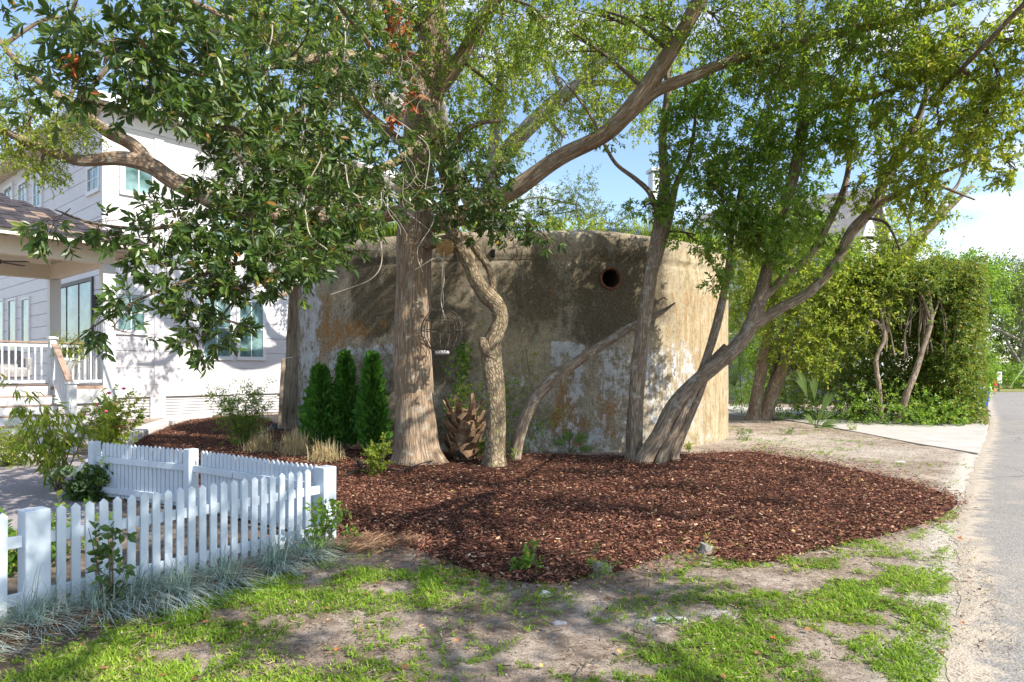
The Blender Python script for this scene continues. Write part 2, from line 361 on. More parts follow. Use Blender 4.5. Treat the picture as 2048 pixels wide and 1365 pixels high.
# ground
s = MT('soil_and_sand', .92, .1); p1 = s.vec((1, 1, 1), 'pos')
n1 = s.noise(p1, 1.1, 8, .65); n2 = s.noise(p1, 14, 8, .75); n3 = s.noise(p1, 60, 4, .8); vo = s.voro(p1, 38)
sand = s.ramp(s.math('ADD', s.math('MULTIPLY', n1, .5), s.math('MULTIPLY', n2, .5)), [(.35, (.15, .11, .085)), (.47, (.33, .26, .21)), (.6, (.52, .44, .37))])
sand = s.mix(s.ramp(vo, [(.05, .55), (.25, 0)]), sand, (.42, .37, .31))
sand = s.mix(s.ramp(n3, [(.52, 0), (.64, .8)]), sand, (.07, .05, .035)); sand = s.mix(s.ramp(s.noise(p1, 2.6, 10, .8), [(.47, 0), (.6, .7)]), sand, (.12, .085, .06))
grs = s.ramp(n2, [(.3, (.05, .06, .02)), (.6, (.13, .15, .04)), (.8, (.22, .2, .09))])
c = s.mix(s.attr('grass'), sand, grs); c = s.mix(s.attr('dirt'), c, s.ramp(n2, [(.3, (.04, .03, .025)), (.7, (.15, .115, .09))]))
c = s.mix(s.math('MULTIPLY', s.attr('pale'), s.ramp(n2, [(.3, .3), (.6, 1)])), c, (.6, .56, .5))
s.base(c); s.bump(s.math('ADD', n2, s.math('MULTIPLY', n3, .5)), .9, .03); M['ground'] = s.m
s = MT('asphalt', .9, .15); p1 = s.vec((1, 1, 1), 'pos'); vo = s.voro(p1, 55); n1 = s.noise(p1, .7, 6); n2 = s.noise(p1, 60, 6, .85)
c = s.ramp(n2, [(.36, (.09, .085, .08)), (.5, (.2, .19, .18)), (.64, (.42, .4, .37))]); c = s.mix(s.ramp(n1, [(.35, 0), (.7, .5)]), c, (.27, .25, .24))
sd = s.math('ADD', s.attr('edge'), s.math('MULTIPLY', s.math('SUBTRACT', s.noise(p1, 3.5, 9, .75), .5), 2.6)); c = s.mix(s.ramp(sd, [(.35, 0), (.75, .9)]), c, (.42, .36, .29)); nv = s.n('VectorMath', operation='MULTIPLY_ADD'); nn_ = s.n('TexNoise'); s.l(p1, nn_.inputs['Vector']); nn_.inputs['Scale'].default_value = 1.5; s.l(nn_.outputs['Color'], nv.inputs[0]); nv.inputs[1].default_value = (.8, .8, 0); s.l(p1, nv.inputs[2])
ck = s.voro(nv.outputs[0], .35, 'DISTANCE_TO_EDGE'); c = s.mix(s.ramp(ck, [(0, .6), (.006, 0)]), c, (.05, .045, .04)); c = s.mix(s.ramp(s.noise(p1, .9, 9, .7), [(.52, 0), (.62, .35)]), c, (.36, .31, .26)); s.base(c); s.bump(vo, .5, .01); M['asphalt'] = s.m
s = MT('driveway_concrete', .85, .2); p1 = s.vec((1, 1, 1), 'pos'); n1 = s.noise(p1, 1.4, 8, .7); n2 = s.noise(p1, 50, 3)
s.base(s.mix(s.ramp(n2, [(.6, 0), (.75, .4)]), s.ramp(n1, [(.3, (.33, .31, .285)), (.7, (.46, .44, .41))]), (.25, .23, .2))); M['drive'] = s.m
M['gravel'] = plain('grey_gravel', (.28, .25, .25), .9, .1, .5, 40, .8)
s = MT('mulch_base', .95, .1); p1 = s.vec((1, 1, 1), 'pos'); n2 = s.noise(p1, 25, 8, .8)
s.base(s.ramp(n2, [(.3, (.02, .01, .007)), (.6, (.1, .045, .03)), (.8, (.22, .11, .07))])); s.bump(n2, 1, .04); M['mulch'] = s.m
s = MT('mulch_chip', .85, .15); s.base(s.ramp(s.attr('rnd'), [(0, (.045, .02, .015)), (.4, (.125, .048, .031)), (.8, (.23, .1, .065)), (.96, (.33, .19, .12)), (1, (.5, .38, .26))])); M['chip'] = s.m
s = MT('straw_needle', .85, .15); s.base(s.ramp(s.attr('rnd'), [(0, (.1, .05, .03)), (.5, (.26, .15, .09)), (1, (.42, .3, .2))])); M['straw'] = s.m
s = MT('thatch', .9, .1); s.base(s.ramp(s.attr('rnd'), [(0, (.045, .03, .02)), (.4, (.13, .085, .05)), (.8, (.26, .19, .11)), (1, (.45, .37, .24))])); M['thatch'] = s.m
# bunker concrete
s = MT('stained_concrete', .93, .12); uv = s.n('TexCoord').outputs['UV']
def mapuv(a, b, loc=(0, 0, 0)):
    m_ = s.n('Mapping'); m_.inputs['Scale'].default_value = (a, b, 1); m_.inputs['Location'].default_value = loc; s.l(uv, m_.inputs[0]); return m_.outputs[0]
sep = s.n('SeparateColor'); s.l(s.attr('mask', 'Color'), sep.inputs[0]); mr, mg, mb = sep.outputs
tanm = s.attr('tan')
fine = s.noise(mapuv(22, 20), 1, 12, .82); mid = s.noise(mapuv(5, 3.6, (7, 3, 0)), 1, 12, .78); streak = s.noise(mapuv(5, .7), 1, 12, .82); blot = s.noise(mapuv(1.2, 1., (3, 1, 0)), 1, 12, .7); str2 = s.noise(mapuv(12, 1.2, (5, 2, 0)), 1, 8, .75)
mixn = s.math('ADD', s.math('MULTIPLY', mid, .5), s.math('MULTIPLY', fine, .5))
c = s.ramp(mixn, [(.37, (.08, .066, .046)), (.46, (.2, .168, .12)), (.53, (.34, .295, .22)), (.62, (.56, .51, .42))])
c = s.mix(tanm, c, s.ramp(s.math('ADD', s.math('MULTIPLY', streak, .5), s.math('MULTIPLY', mid, .5)), [(.36, (.09, .065, .035)), (.46, (.27, .21, .115)), (.54, (.44, .38, .26)), (.64, (.62, .57, .46))]))
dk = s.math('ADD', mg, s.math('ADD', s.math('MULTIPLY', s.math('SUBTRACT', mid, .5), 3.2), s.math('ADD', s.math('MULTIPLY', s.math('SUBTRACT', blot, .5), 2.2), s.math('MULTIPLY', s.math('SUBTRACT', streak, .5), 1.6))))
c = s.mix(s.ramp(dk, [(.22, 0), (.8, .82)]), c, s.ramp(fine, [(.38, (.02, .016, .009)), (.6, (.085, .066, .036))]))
oc = s.math('ADD', mb, s.math('ADD', s.math('MULTIPLY', s.math('SUBTRACT', str2, .5), 2.2), s.math('MULTIPLY', s.math('SUBTRACT', mid, .5), 2.6)))
c = s.mix(s.ramp(oc, [(.35, 0), (.9, .85)]), c, s.ramp(fine, [(.38, (.11, .045, .01)), (.6, (.36, .17, .035))]))
wn = s.math('ADD', mr, s.math('ADD', s.math('MULTIPLY', s.math('SUBTRACT', mid, .5), 2.2), s.math('ADD', s.math('MULTIPLY', s.math('SUBTRACT', str2, .5), 1.5), s.math('MULTIPLY', s.math('SUBTRACT', streak, .5), 1.3))))
wm = s.ramp(wn, [(.44, 0), (.56, .9)])
c = s.mix(wm, c, s.ramp(mixn, [(.4, (.22, .2, .18)), (.52, (.42, .42, .42)), (.62, (.58, .59, .6))]))
s.base(c); s.bump(s.math('ADD', s.math('ADD', fine, mid), s.math('MULTIPLY', wm, .25)), .6, .03); M['bunker'] = s.m

# ---------------------------------------------------------------- ground, road, driveway
bedpx = [(655, 1088), (740, 1084), (830, 1098), (900, 1128), (1000, 1158), (1100, 1168), (1180, 1155), (1260, 1140), (1330, 1112), (1390, 1100), (1450, 1120), (1520, 1128), (1600, 1110), (1700, 1086), (1830, 1056), (1900, 1025), (1905, 997), (1800, 962), (1650, 928), (1550, 912), (1480, 905)]
bed_main = [G(*p)[:2] for p in bedpx]
kerb = np.array([(-6.0, 9.9), (-6.9, 11.2), (-7.9, 13.2), (-8.8, 15.2), (-9.7, 17.4), (-10.5, 19.8), (-11.2, 22.3), (-11.6, 24.2), (-11.4, 25.6)])
bed = np.array([*bed_main, (2.6, 14.2), (0.3, 14.6), (-3.2, 15.2), (-5.5, 17.2), (-5.9, 18.6), (-9.6, 25.8), *kerb[::-1], (-5.6, 9.6), (-4.0, 8.7), (-1.95, 7.15)])
bed = smooth_path(bed, 4, True)
road_edge = np.array([(-.6, 0.), (.9, 1.8), (2.3, 3.7), (3.15, 4.9), (3.9, 6.0), (5.2, 8.0), (7.5, 11.2), (9.9, 14.5), (15.6, 22.3), (24, 34.5), (38, 54.6), (49, 70)])
road_edge = smooth_path(road_edge, 10)
def grassd(x, y):
    """0..1 density of lawn grass"""
    n = vnoise(x, y, .9, 3); n2 = vnoise(x, y, 3., 5)
    e = np.interp(y, road_edge[:, 1], road_edge[:, 0])
    g = np.zeros_like(x)
    g1 = np.clip((0.15 - x + .9 * (n - .5) * 2) / 1.2, 0, 1) * np.clip((6.6 - y) / .8, 0, 1) * np.clip((y - (2.35 + (-x) * .72 + .12)) * 3 * -1 + 3 * 1e-9 + 1, 0, 1)
    line = 6.45 + (x + 2.0) * (6.45 - 4.2) / .95   # edge of the pine-straw strip along the fence
    g1 = np.clip((-.15 - x + 1.6 * (n - .5)) / 1.0, 0, 1) * np.clip((6.7 - y) / .9, 0, 1) * np.clip((line - y) * 2.5, 0, 1)
    g = np.maximum(g, g1)
    rs = np.exp(-((x - (e - 1.0)) / 1.15) ** 2) * np.clip((9.2 - y) / 1.2, 0, 1)
    g = np.maximum(g, rs * .85)
    g = np.maximum(g, .13 * np.clip((8. - y) / 1.5, 0, 1))
    g = np.maximum(g, .10 * np.clip((e - x) / .5, 0, 1))
    g = g * np.clip((n2 - .36) * 3.6, 0, 1) * np.clip((n - .25) * 4, .15, 1)
    return np.clip(g, 0, 1)
xs = np.unique(np.r_[-900, -300, -120, -60, -35, -22, np.arange(-16, 17, .14), 20, 26, 35, 60, 120, 300, 900])
ys = np.unique(np.r_[-60, -20, -6, -2, np.arange(0, 27, .14), 30, 35, 42, 55, 80, 130, 300, 900, 1800])
X, Y = np.meshgrid(xs, ys); near = (abs(X) < 16) & (Y < 26) & (Y > 0)
Z = np.where(near, (vnoise(X, Y, 1.3, 11) - .5) * .05 + (vnoise(X, Y, 6, 12) - .5) * .025, 0)
edx = np.interp(Y, road_edge[:, 1], road_edge[:, 0]); Z = np.where((X > edx - .2), -.006, Z - .0); Z = np.minimum(Z, .02)
Z = np.where(inpoly(X, Y, bed), np.minimum(Z, -.005), Z)
g = np.where(Y < 26, grassd(X, Y), .0); g = np.where(Y > 58, .85, g)
dirt = np.clip(1 - np.hypot((X + .6) / 2.2, (Y - 13.2) / 1.4), 0, 1)
line = 6.45 + (X + 2.0) * (6.45 - 4.2) / .95
dirt = np.maximum(dirt, np.clip(1 - abs(Y - line - .35) / .5, 0, 1) * (Y < 7) * (X < -1.4))
dirt = np.maximum(dirt, np.clip(1 - np.hypot((X - .2) / 1.6, (Y - 6.2) / .6), 0, 1) * .8); dirt = np.maximum(dirt, (X < -2.2) * (Y < 9) * .5)
pale = np.exp(-((X - (edx - .12)) / .28) ** 2) * .9 * (Y < 20)
for (px, py, a, b) in ((1320, 1235, .28, .12), (1440, 1228, .16, .08), (1560, 880, 1.8, 1.6), (1750, 905, 1.6, 1.2)):
    c = G(px, py); pale = np.maximum(pale, np.exp(-((X - c[0]) / a) ** 2 - ((Y - c[1]) / b) ** 2) * (1 if a < .5 else .5))
ny, nx = X.shape; idx = np.arange(ny * nx).reshape(ny, nx)
f = np.stack([idx[:-1, :-1], idx[:-1, 1:], idx[1:, 1:], idx[1:, :-1]], -1).reshape(-1, 4)
gm = mesh('ground', np.stack([X, Y, Z], -1).reshape(-1, 3), f, True, None, {'grass': ('POINT', 'FLOAT', g), 'dirt': ('POINT', 'FLOAT', dirt), 'pale': ('POINT', 'FLOAT', pale)})
tag(obj('ground', gm, M['ground']), kind='structure')
def sheet(name, poly, z, mat, kind='structure'):
    bm = bmesh.new(); vs = [bm.verts.new((x, y, z)) for x, y in poly]; fc = bm.faces.new(vs)
    if fc.normal.z < 0: fc.normal_flip()
    bmesh.ops.triangulate(bm, faces=bm.faces); me = bpy.data.meshes.new(name); bm.to_mesh(me); bm.free()
    for p in me.polygons:
        if p.normal.z < 0: p.flip()
    return tag(obj(name, me, mat), kind=kind)
re_ = road_edge[(road_edge[:, 1] < 71)]; yy_ = np.r_[np.arange(-1, 16, .07), np.arange(16, 70, .4)]
ex_ = np.interp(yy_, re_[:, 1], re_[:, 0]) + (vnoise(yy_ * 5, yy_ * 0, 1, 4) - .5) * .22 * (yy_ < 20)
offs = np.array([0, .06, .13, .22, .34, .5, .75, 1.1, 2, 4, 9]); RX = ex_[:, None] + offs[None]; ni, nj = RX.shape
RZ = np.full(RX.shape, .010); RZ[:, 0] = -.002; RZ[:, 1] = .004
idr = np.arange(ni * nj).reshape(ni, nj); edg = np.clip(1 - offs / .62, 0, 1)[None] * np.ones((ni, 1))
fr_ = np.stack([idr[:-1, :-1], idr[:-1, 1:], idr[1:, 1:], idr[1:, :-1]], -1).reshape(-1, 4)
tag(obj('road', mesh('road', np.stack([RX, np.repeat(yy_[:, None], nj, 1), RZ], -1).reshape(-1, 3), fr_, False, None, {'edge': ('POINT', 'FLOAT', edg)}), M['asphalt']), kind='structure')
dpoly = [(9.9, 14.5), (9.75, 16.5), (9.85, 19), (9.9, 22), (9.7, 25), (7, 30), (-2, 33), (-2, 38), (12, 34), (15.0, 27.5), (15.1, 22.4), (15.55, 22.35), (12.4, 18)]
dpoly = [(9.9, 14.5), (9.75, 16.5), (9.85, 19), (9.9, 22), (9.7, 25), (7, 30), (0, 33), (0, 38), (12, 34), (14.9, 27.5), (15.0, 22.6), (15.5, 22.2)]
dr = sheet('driveway', dpoly, .032, M['drive'])
bm = bmesh.new(); bm.from_mesh(dr.data); ex = bmesh.ops.extrude_face_region(bm, geom=bm.faces[:]); bmesh.ops.translate(bm, vec=(0, 0, -.12), verts=[v for v in ex['geom'] if isinstance(v, bmesh.types.BMVert)]); bm.to_mesh(dr.data); bm.free()
sheet('gravel_path', [(-4.9, 6.0), (-4.7, 8.2), (-6.1, 9.7), (-7.0, 11.2), (-8.0, 13.2), (-8.6, 14.3), (-12, 13.5), (-16, 11), (-16, 5)], .022, M['gravel'])
sheet('mulch_ground', bed, .018, M['mulch'])
# kerb of cast stone blocks
kt = thing('garden_kerb', (*kerb[0], 0), 'curving pale cast stone edging around the mulch bed beside the house', 'edging')
kp = smooth_path(kerb, 2)
for i in range(len(kp) - 1):
    a, b = kp[i], kp[i + 1]; d = (b - a) / np.linalg.norm(b - a)
    bar('stone_block', (*(a + d * .008), .09), (*(b - d * .008), .09), .42, .22, M['kerb'], kt, .03)

# mulch chips
def scatter(poly, n, seed, dens=None):
    r = np.random.default_rng(seed); P = np.asarray(poly); lo, hi = P.min(0), P.max(0); o = []
    while sum(map(len, o)) < n:
        q = lo + r.random((n, 2)) * (hi - lo); k = inpoly(q[:, 0], q[:, 1], P)
        if dens is not None: k &= r.random(n) < dens(q[:, 0], q[:, 1])
        o.append(q[k])
    return np.vstack(o)[:n]
def chips(name, poly, n, seed, mat, smin, smax, dens=None, aspect=.4, tilt=.45, z0=.02, label=None):
    r = np.random.default_rng(seed + 50); q = scatter(poly, n, seed, dens)
    c = np.c_[q, z0 + r.random(n) * .03 + .03 * vnoise(q[:, 0], q[:, 1], 2.5, 9)]
    a = r.random(n) * 6.283; A = np.c_[np.cos(a), np.sin(a), (r.random(n) - .5) * tilt * 1.6]; Nn = nrm(np.c_[r.normal(size=(n, 2)) * tilt, np.ones(n)])
    B = nrm(np.cross(A, Nn)); ln = (smin + (smax - smin) * r.random(n) ** 2)[:, None]; w = ln * (aspect * (.5 + r.random(n)))[:, None] * .5
    e = .25 * ln * r.random((n, 1))
    v = np.stack([c - A * ln / 2 - B * w * .7, c - A * ln / 2 + e * A + B * w, c + A * ln / 2 + B * w * .6, c + A * (ln / 2 - e * .6) - B * w], 1).reshape(-1, 3)
    v[:, 2] = np.maximum(v[:, 2], .019)
    o = obj(name, mesh(name, v, np.arange(n * 4).reshape(n, 4), False, None, {'rnd': ('FACE', 'FLOAT', r.random(n))}), mat)
    return tag(o, label, 'mulch' if label else None, None, 'stuff')
near_d = lambda x, y: np.clip(9. / (y + 1) - .0, .18, 1) * np.where(np.hypot((x + .9) / 2.0, (y - 13.0) / .9) < 1, .15, 1)
chips('mulch_chips', bed, 150000, 21, M['chip'], .014, .056, near_d, .42, .5, label='dark red brown bark mulch spread over the planting bed')
chips('stray_mulch', [G(*p)[:2] for p in ((640, 1080), (1000, 1200), (1400, 1150), (1900, 1060), (1950, 1000), (1800, 940), (1500, 885), (1500, 920), (1880, 1010), (1700, 1070), (1400, 1080), (900, 1110))], 3500, 5, M['chip'], .02, .06, None, .4, .5, label='loose bark chips strayed over the sand round the bed')
bd_ = smooth_path(bed, 3, True); rr0 = np.random.default_rng(12); ii_ = rr0.integers(0, len(bd_), 60); spots = bd_[rr0.integers(0, len(bd_), 9000)] + rr0.normal(size=(9000, 2)) * .13 * (.4 + rr0.random((9000, 1)))
_sc = scatter; scatter = lambda poly, n, seed, dens=None: spots[:n]
chips('edge_mulch', bed, 9000, 14, M['chip'], .012, .05, None, .42, .5, label='bark chips spilling over the rim of the mulch bed')
scatter = _sc
# debris and fallen leaves
n = 900; q = scatter([(-4, 3.2), (2.4, 3.2), (6.5, 10), (7, 14), (-2, 13.5), (-2, 8), (-2.4, 6.5)], n, 31)
r = np.random.default_rng(3); z = np.full(n, .035) + inpoly(q[:, 0], q[:, 1], bed) * .04; a = r.random(n) * 6.28
me = leafmesh('fallen_leaves', np.c_[q, z], np.c_[np.cos(a), np.sin(a), r.random(n) * .4 - .1], nrm(np.c_[r.normal(size=(n, 2)) * .5, np.ones(n)]), .025 + .04 * r.random(n) ** 2, .3)
s = MT('dry_fallen_leaf', .8, .2); s.base(s.ramp(s.attr('rnd'), [(0, (.08, .04, .02)), (.4, (.2, .1, .045)), (.75, (.36, .2, .08)), (.9, (.4, .3, .1)), (1, (.5, .12, .04))])); M['dry'] = s.m
tag(obj('fallen_leaves', me, M['dry']), 'scattered orange and tan fallen leaves over mulch and sand', 'fallen leaves', None, 'stuff')
n = 7000; r = np.random.default_rng(8); q = scatter([(-3.2, 3.2), (2.3, 3.2), (6.8, 10.5), (9.5, 14.5), (9.5, 22), (6.8, 21), (4, 13.9), (6, 9), (-2, 6.9)], n, 32)
q = q[~inpoly(q[:, 0], q[:, 1], bed)]; n = len(q); u = nrm(r.normal(size=(n, 3))); ln = .003 + .009 * r.random(n) ** 2
T4 = np.array([(1, 1, 1), (1, -1, -1), (-1, 1, -1), (-1, -1, 1)]) * .6
rot = nrm(r.normal(size=(n, 3))); rot2 = nrm(np.cross(rot, u)); rot3 = np.cross(rot, rot2)
v = np.c_[q, np.full(n, .02)][:, None] + ln[:, None, None] * (T4[None, :, :1] * rot[:, None] + T4[None, :, 1:2] * rot2[:, None] + T4[None, :, 2:] * rot3[:, None])
b = np.arange(n)[:, None] * 4; f = np.stack([b + [0, 1, 2], b + [0, 3, 1], b + [0, 2, 3], b + [1, 3, 2]], 1).reshape(-1, 3)
s = MT('pebble', .85, .2); s.base(s.ramp(s.attr('rnd'), [(0, (.12, .1, .08)), (.7, (.28, .24, .2)), (1, (.42, .38, .33))])); M['pebble'] = s.m
tag(obj('pebbles', mesh('pebbles', v.reshape(-1, 3), f, False, None, {'rnd': ('FACE', 'FLOAT', np.repeat(r.random(n), 4))}), M['pebble']), 'small stones and shell grit in the bare sand', 'gravel', None, 'stuff')
chips('dry_thatch', [(-4, 3.0), (2.4, 3.0), (6.6, 10), (9.5, 14.5), (9.4, 22), (6, 21), (4, 14), (6.5, 11), (4, 8.8), (-1.5, 6.6), (-2.2, 6.4)], 30000, 17, M['thatch'], .012, .05, lambda x, y: np.clip(5 / y, .15, 1) * np.where(inpoly(x, y, bed), 0, 1) * np.clip((vnoise(x, y, 2.2, 71) - .3) * 3.5, .12, 1), .14, .35, .012, label='dead grass blades and bark crumbs littering the bare soil')
# lawn
def lawn(name, n, poly, seed, lab, dens, blades=9, hgt=(.03, .08)):
    r = np.random.default_rng(seed); q = scatter(poly, n, seed, dens); q = q[~inpoly(q[:, 0], q[:, 1], bed) | (r.random(len(q)) < .03)]
    e = np.interp(q[:, 1], road_edge[:, 1], road_edge[:, 0]); q = q[q[:, 0] < e - .03 + .1 * (r.random(len(q)) - .5)]
    n = len(q); m = n * blades; hs = np.repeat(hgt[0] + (hgt[1] - hgt[0]) * r.random(n), blades) * (.6 + .8 * r.random(m))
    a = r.random(m) * 6.283; base = np.repeat(np.c_[q, np.full(n, .012)], blades, 0); base[:, :2] += r.normal(size=(m, 2)) * .012
    lift = .12 + .5 * r.random(m)
    v, f, z = bend_blades(base, np.c_[np.cos(a), np.sin(a), np.zeros(m)], hs, (.006 + .005 * r.random(m)), lift, 3, seed, .6)
    tz = np.repeat(np.clip(.75 * vnoise(q[:, 0], q[:, 1], 1.7, 6) + .35 * (r.random(n) - .1), 0, 1), blades)
    z = np.clip(np.repeat(tz, 3) + (z - .5) * .35, 0, 1)
    return tag(obj(name, mesh(name, v, f, False, None, {'rnd': ('FACE', 'FLOAT', z)}), M['lawn']), lab, 'grass', None, 'stuff')
lawn('lawn_grass', 17000, [(-4.5, 2.8), (2.6, 2.8), (6.6, 9.8), (7.6, 11.4), (4.5, 9.8), (-1.4, 7.0), (-2, 6.6)], 41, 'patchy bright green lawn grass over sandy soil', grassd, 8)
lawn('sparse_grass', 500, [(5.2, 11), (8, 11.6), (9.8, 14.4), (9.6, 22), (9.5, 25), (5, 24), (6.6, 19), (4.2, 14.2)], 42, 'thin grass tufts on the sandy ground by the driveway', lambda x, y: np.clip((vnoise(x, y, 1.1, 8) - .5) * 5, 0.03, 1), 12, (.04, .1))
n = 7000; r = np.random.default_rng(77); t = r.random(n); q = np.c_[-4.6 + 2.9 * t, 0 * t]; q[:, 1] = 6.95 + (q[:, 0] + 1.95) * (7.12 - 4.96) / 1.55 - .2 - .33 * r.random(n) - .15 * (1 - t)
q = np.vstack([q, scatter([(-2.2, 6.4), (-1.2, 6.7), (-1.0, 7.1), (-1.8, 7.2)], 900, 6)]); n = len(q); a = R(50) + r.normal(size=n) * .6; ln = .12 + .14 * r.random(n)
A = np.c_[q, .02 + .05 * r.random(n)]; B = A + np.c_[np.cos(a), np.sin(a), r.normal(size=n) * .12] * ln[:, None]; B[:, 2] = np.maximum(B[:, 2], .02)
ps = twigmesh('pine_straw', A, B, .0022, .0014, M['straw'], None); at = ps.data.attributes.new('rnd', 'FLOAT', 'FACE'); at.data.foreach_set('value', np.repeat(r.random(n), 3).astype(np.float32))
tag(ps, 'brown pine straw lying along the foot of the picket fence', 'pine straw', None, 'stuff')

# ---------------------------------------------------------------- bunker
bo = np.array([(-5.65, 17.6), (-4.7, 16.35), (-3.2, 15.45), (-1.5, 15.02), (.3, 14.9), (2.2, 15.05), (3.5, 15.55), (4.6, 16.4), (5.4, 17.45), (5.95, 18.8), (6.3, 20.5), (6.3, 22.5), (5.4, 25), (3, 26.8), (0, 27.2), (-3.4, 26.4), (-5.4, 24.4), (-6.2, 22), (-6.1, 19.6)])
bp = smooth_path(bo, 60, True); ds = np.linalg.norm(np.diff(np.vstack([bp, bp[:1]]), axis=0), axis=1); sl_ = np.r_[0, np.cumsum(ds)]; tot = sl_[-1]
NU = 560; uu = np.linspace(0, tot, NU, endpoint=False); bx_ = np.interp(uu, sl_, np.r_[bp[:, 0], bp[0, 0]]); by_ = np.interp(uu, sl_, np.r_[bp[:, 1], bp[0, 1]])
cx, cy = .1, 21.; NV = 68; TOP = 4.72
rows = []
for j in range(NV):
    z = -.15 + (TOP - .15 + .15) * j / (NV - 1) if j < NV else 0; rows.append((z, 0.))
for k in range(1, 7): a_ = k / 6 * math.pi / 2; rows.append((TOP - .15 + .28 * math.sin(a_), -.28 * (1 - math.cos(a_))))
for k in range(1, 6): rows.append((TOP + .13 + .05 * k, -.28 - k * .9))
tx = np.gradient(bx_); ty = np.gradient(by_); tl = np.hypot(tx, ty); nxx, nyy = ty / tl, -tx / tl
V = []; UV = []
for (z, off) in rows:
    dsp = .035 * (vnoise(uu, np.full(NU, z), .8, 2) - .5) + .02 * (vnoise(uu, np.full(NU, z), 4, 3) - .5)
    if abs(z - 4.22) < .045 and off == 0: dsp = dsp - .03
    if z > 4.25: dsp = dsp + .035
    if z > TOP - .2: dsp = dsp + .07 * (vnoise(uu, np.full(NU, off), 1.5, 5) - .5)
    zz = z + .16 * (vnoise(uu, uu * 0, .45, 6) - .5) * (z > 4.3)
    if off < -.3:
        f_ = 1 + off / 7.
        V.append(np.c_[cx + (bx_ - cx) * f_, cy + (by_ - cy) * f_, np.full(NU, z) + (vnoise(uu, uu * 0, .45, 6) - .5) * .1])
    else: V.append(np.c_[bx_ + nxx * (off + dsp), by_ + nyy * (off + dsp), zz if np.ndim(zz) else np.full(NU, zz)])
    UV.append(np.c_[uu, np.full(NU, z - off)])
V = np.array(V); NR = len(rows)
PX = CX + F * V[:, :, 0] / V[:, :, 1]; PY = HY - F * (V[:, :, 2] - H) / V[:, :, 1]
front = V[:, :, 1] < 21.5
ua = np.broadcast_to(uu[None], PX.shape); za = V[:, :, 2]
PXw = PX + (vnoise(ua, za, 1.6, 41) - .5) * 75 + (vnoise(ua, za, 7, 43) - .5) * 24; PYw = PY + (vnoise(ua, za, 1.6, 42) - .5) * 60 + (vnoise(ua * 3, za, 1.5, 44) - .5) * 40
def blob(lst, P=PXw, Q=PYw):
    m = np.zeros_like(P)
    for (x0, y0, x1, y1, s_, soft) in lst:
        a_ = np.clip(np.minimum(P - x0, x1 - P) / soft + .5, 0, 1) * np.clip(np.minimum(Q - y0, y1 - Q) / soft + .5, 0, 1); m = np.maximum(m, a_ * s_)
    return m * front
paint = blob([(1103, 682, 1168, 705, .75, 8), (1106, 690, 1126, 740, .7, 8), (1140, 690, 1170, 800, .62, 10), (1120, 740, 1165, 890, .45, 20), (1190, 695, 1260, 800, .5, 20), (1185, 770, 1400, 905, .36, 30), (1280, 690, 1400, 860, .46, 25), (1180, 850, 1215, 893, .75, 10), (1380, 770, 1420, 900, .3, 25),
              (597, 560, 640, 860, .62, 14), (612, 600, 632, 900, .75, 8), (665, 697, 790, 715, .62, 7), (660, 705, 690, 760, .5, 12), (700, 710, 800, 800, .28, 20), (715, 700, 730, 800, .5, 8), (870, 780, 1000, 880, .33, 25), (875, 640, 905, 660, .3, 10), (960, 740, 995, 860, .5, 14), (1040, 750, 1048, 775, .75, 5), (1010, 752, 1030, 765, .6, 5), (1000, 850, 1300, 930, .4, 25)], PX + (PXw - PX) * .35, PY + (PYw - PY) * .35)
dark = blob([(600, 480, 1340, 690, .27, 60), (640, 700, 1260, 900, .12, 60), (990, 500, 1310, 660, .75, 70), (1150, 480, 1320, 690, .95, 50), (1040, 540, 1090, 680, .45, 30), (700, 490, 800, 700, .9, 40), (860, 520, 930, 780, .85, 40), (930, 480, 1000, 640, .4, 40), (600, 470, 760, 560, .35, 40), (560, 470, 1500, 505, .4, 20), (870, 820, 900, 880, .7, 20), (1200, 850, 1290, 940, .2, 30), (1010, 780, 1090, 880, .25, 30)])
och = blob([(625, 640, 730, 695, .75, 25), (625, 570, 665, 860, .6, 20), (600, 700, 660, 740, .3, 10), (700, 640, 790, 700, .35, 40), (1106, 750, 1160, 895, .8, 25), (1190, 790, 1250, 895, .75, 25), (1010, 660, 1110, 800, .3, 40), (900, 640, 1000, 760, .2, 40), (1330, 560, 1470, 860, .42, 50), (1080, 560, 1140, 680, .25, 40)])
tan_ = blob([(1330, 480, 1480, 900, .85, 60), (930, 620, 1120, 760, .55, 50), (600, 500, 700, 620, .3, 40), (760, 440, 1340, 480, .3, 20)])
idx = np.arange(NR * NU).reshape(NR, NU); i2 = np.roll(idx, -1, 1)
f = np.stack([idx[:-1], idx[:-1] * 0 + i2[:-1], i2[1:], idx[1:]], -1).reshape(-1, 4)
UVv = np.array(UV).reshape(-1, 2)
V = V.reshape(-1, 3); hc = None
hz = H + (HY - 557) / F * 15.0; kx = (1218 - CX) / F
ih = np.argmin(abs(bx_ / by_ - kx) + (by_ > 18) * 9); hc = np.array((bx_[ih], by_[ih], hz)); hn = np.array((nxx[ih], nyy[ih], 0)); ht = np.array((-hn[1], hn[0], 0))
rel = V - hc; du = rel @ ht; dv = rel[:, 2]; rr_ = np.hypot(du, dv); nearh = (rr_ < .235) & (V[:, 1] < 18)
cen = rr_[f].max(1); keep = ~(nearh[f].all(1)); sc_ = .235 / np.maximum(rr_, 1e-3)
V[nearh] = hc + np.outer((du * sc_)[nearh], ht) + np.outer((dv * sc_)[nearh], (0, 0, 1)); f = f[keep]
fu = UVv[f.ravel()].reshape(-1, 4, 2); wrap = (fu[:, :, 0].max(1) - fu[:, :, 0].min(1)) > tot / 2; fu[wrap, :, 0] = np.where(fu[wrap, :, 0] < tot / 2, fu[wrap, :, 0] + tot, fu[wrap, :, 0])
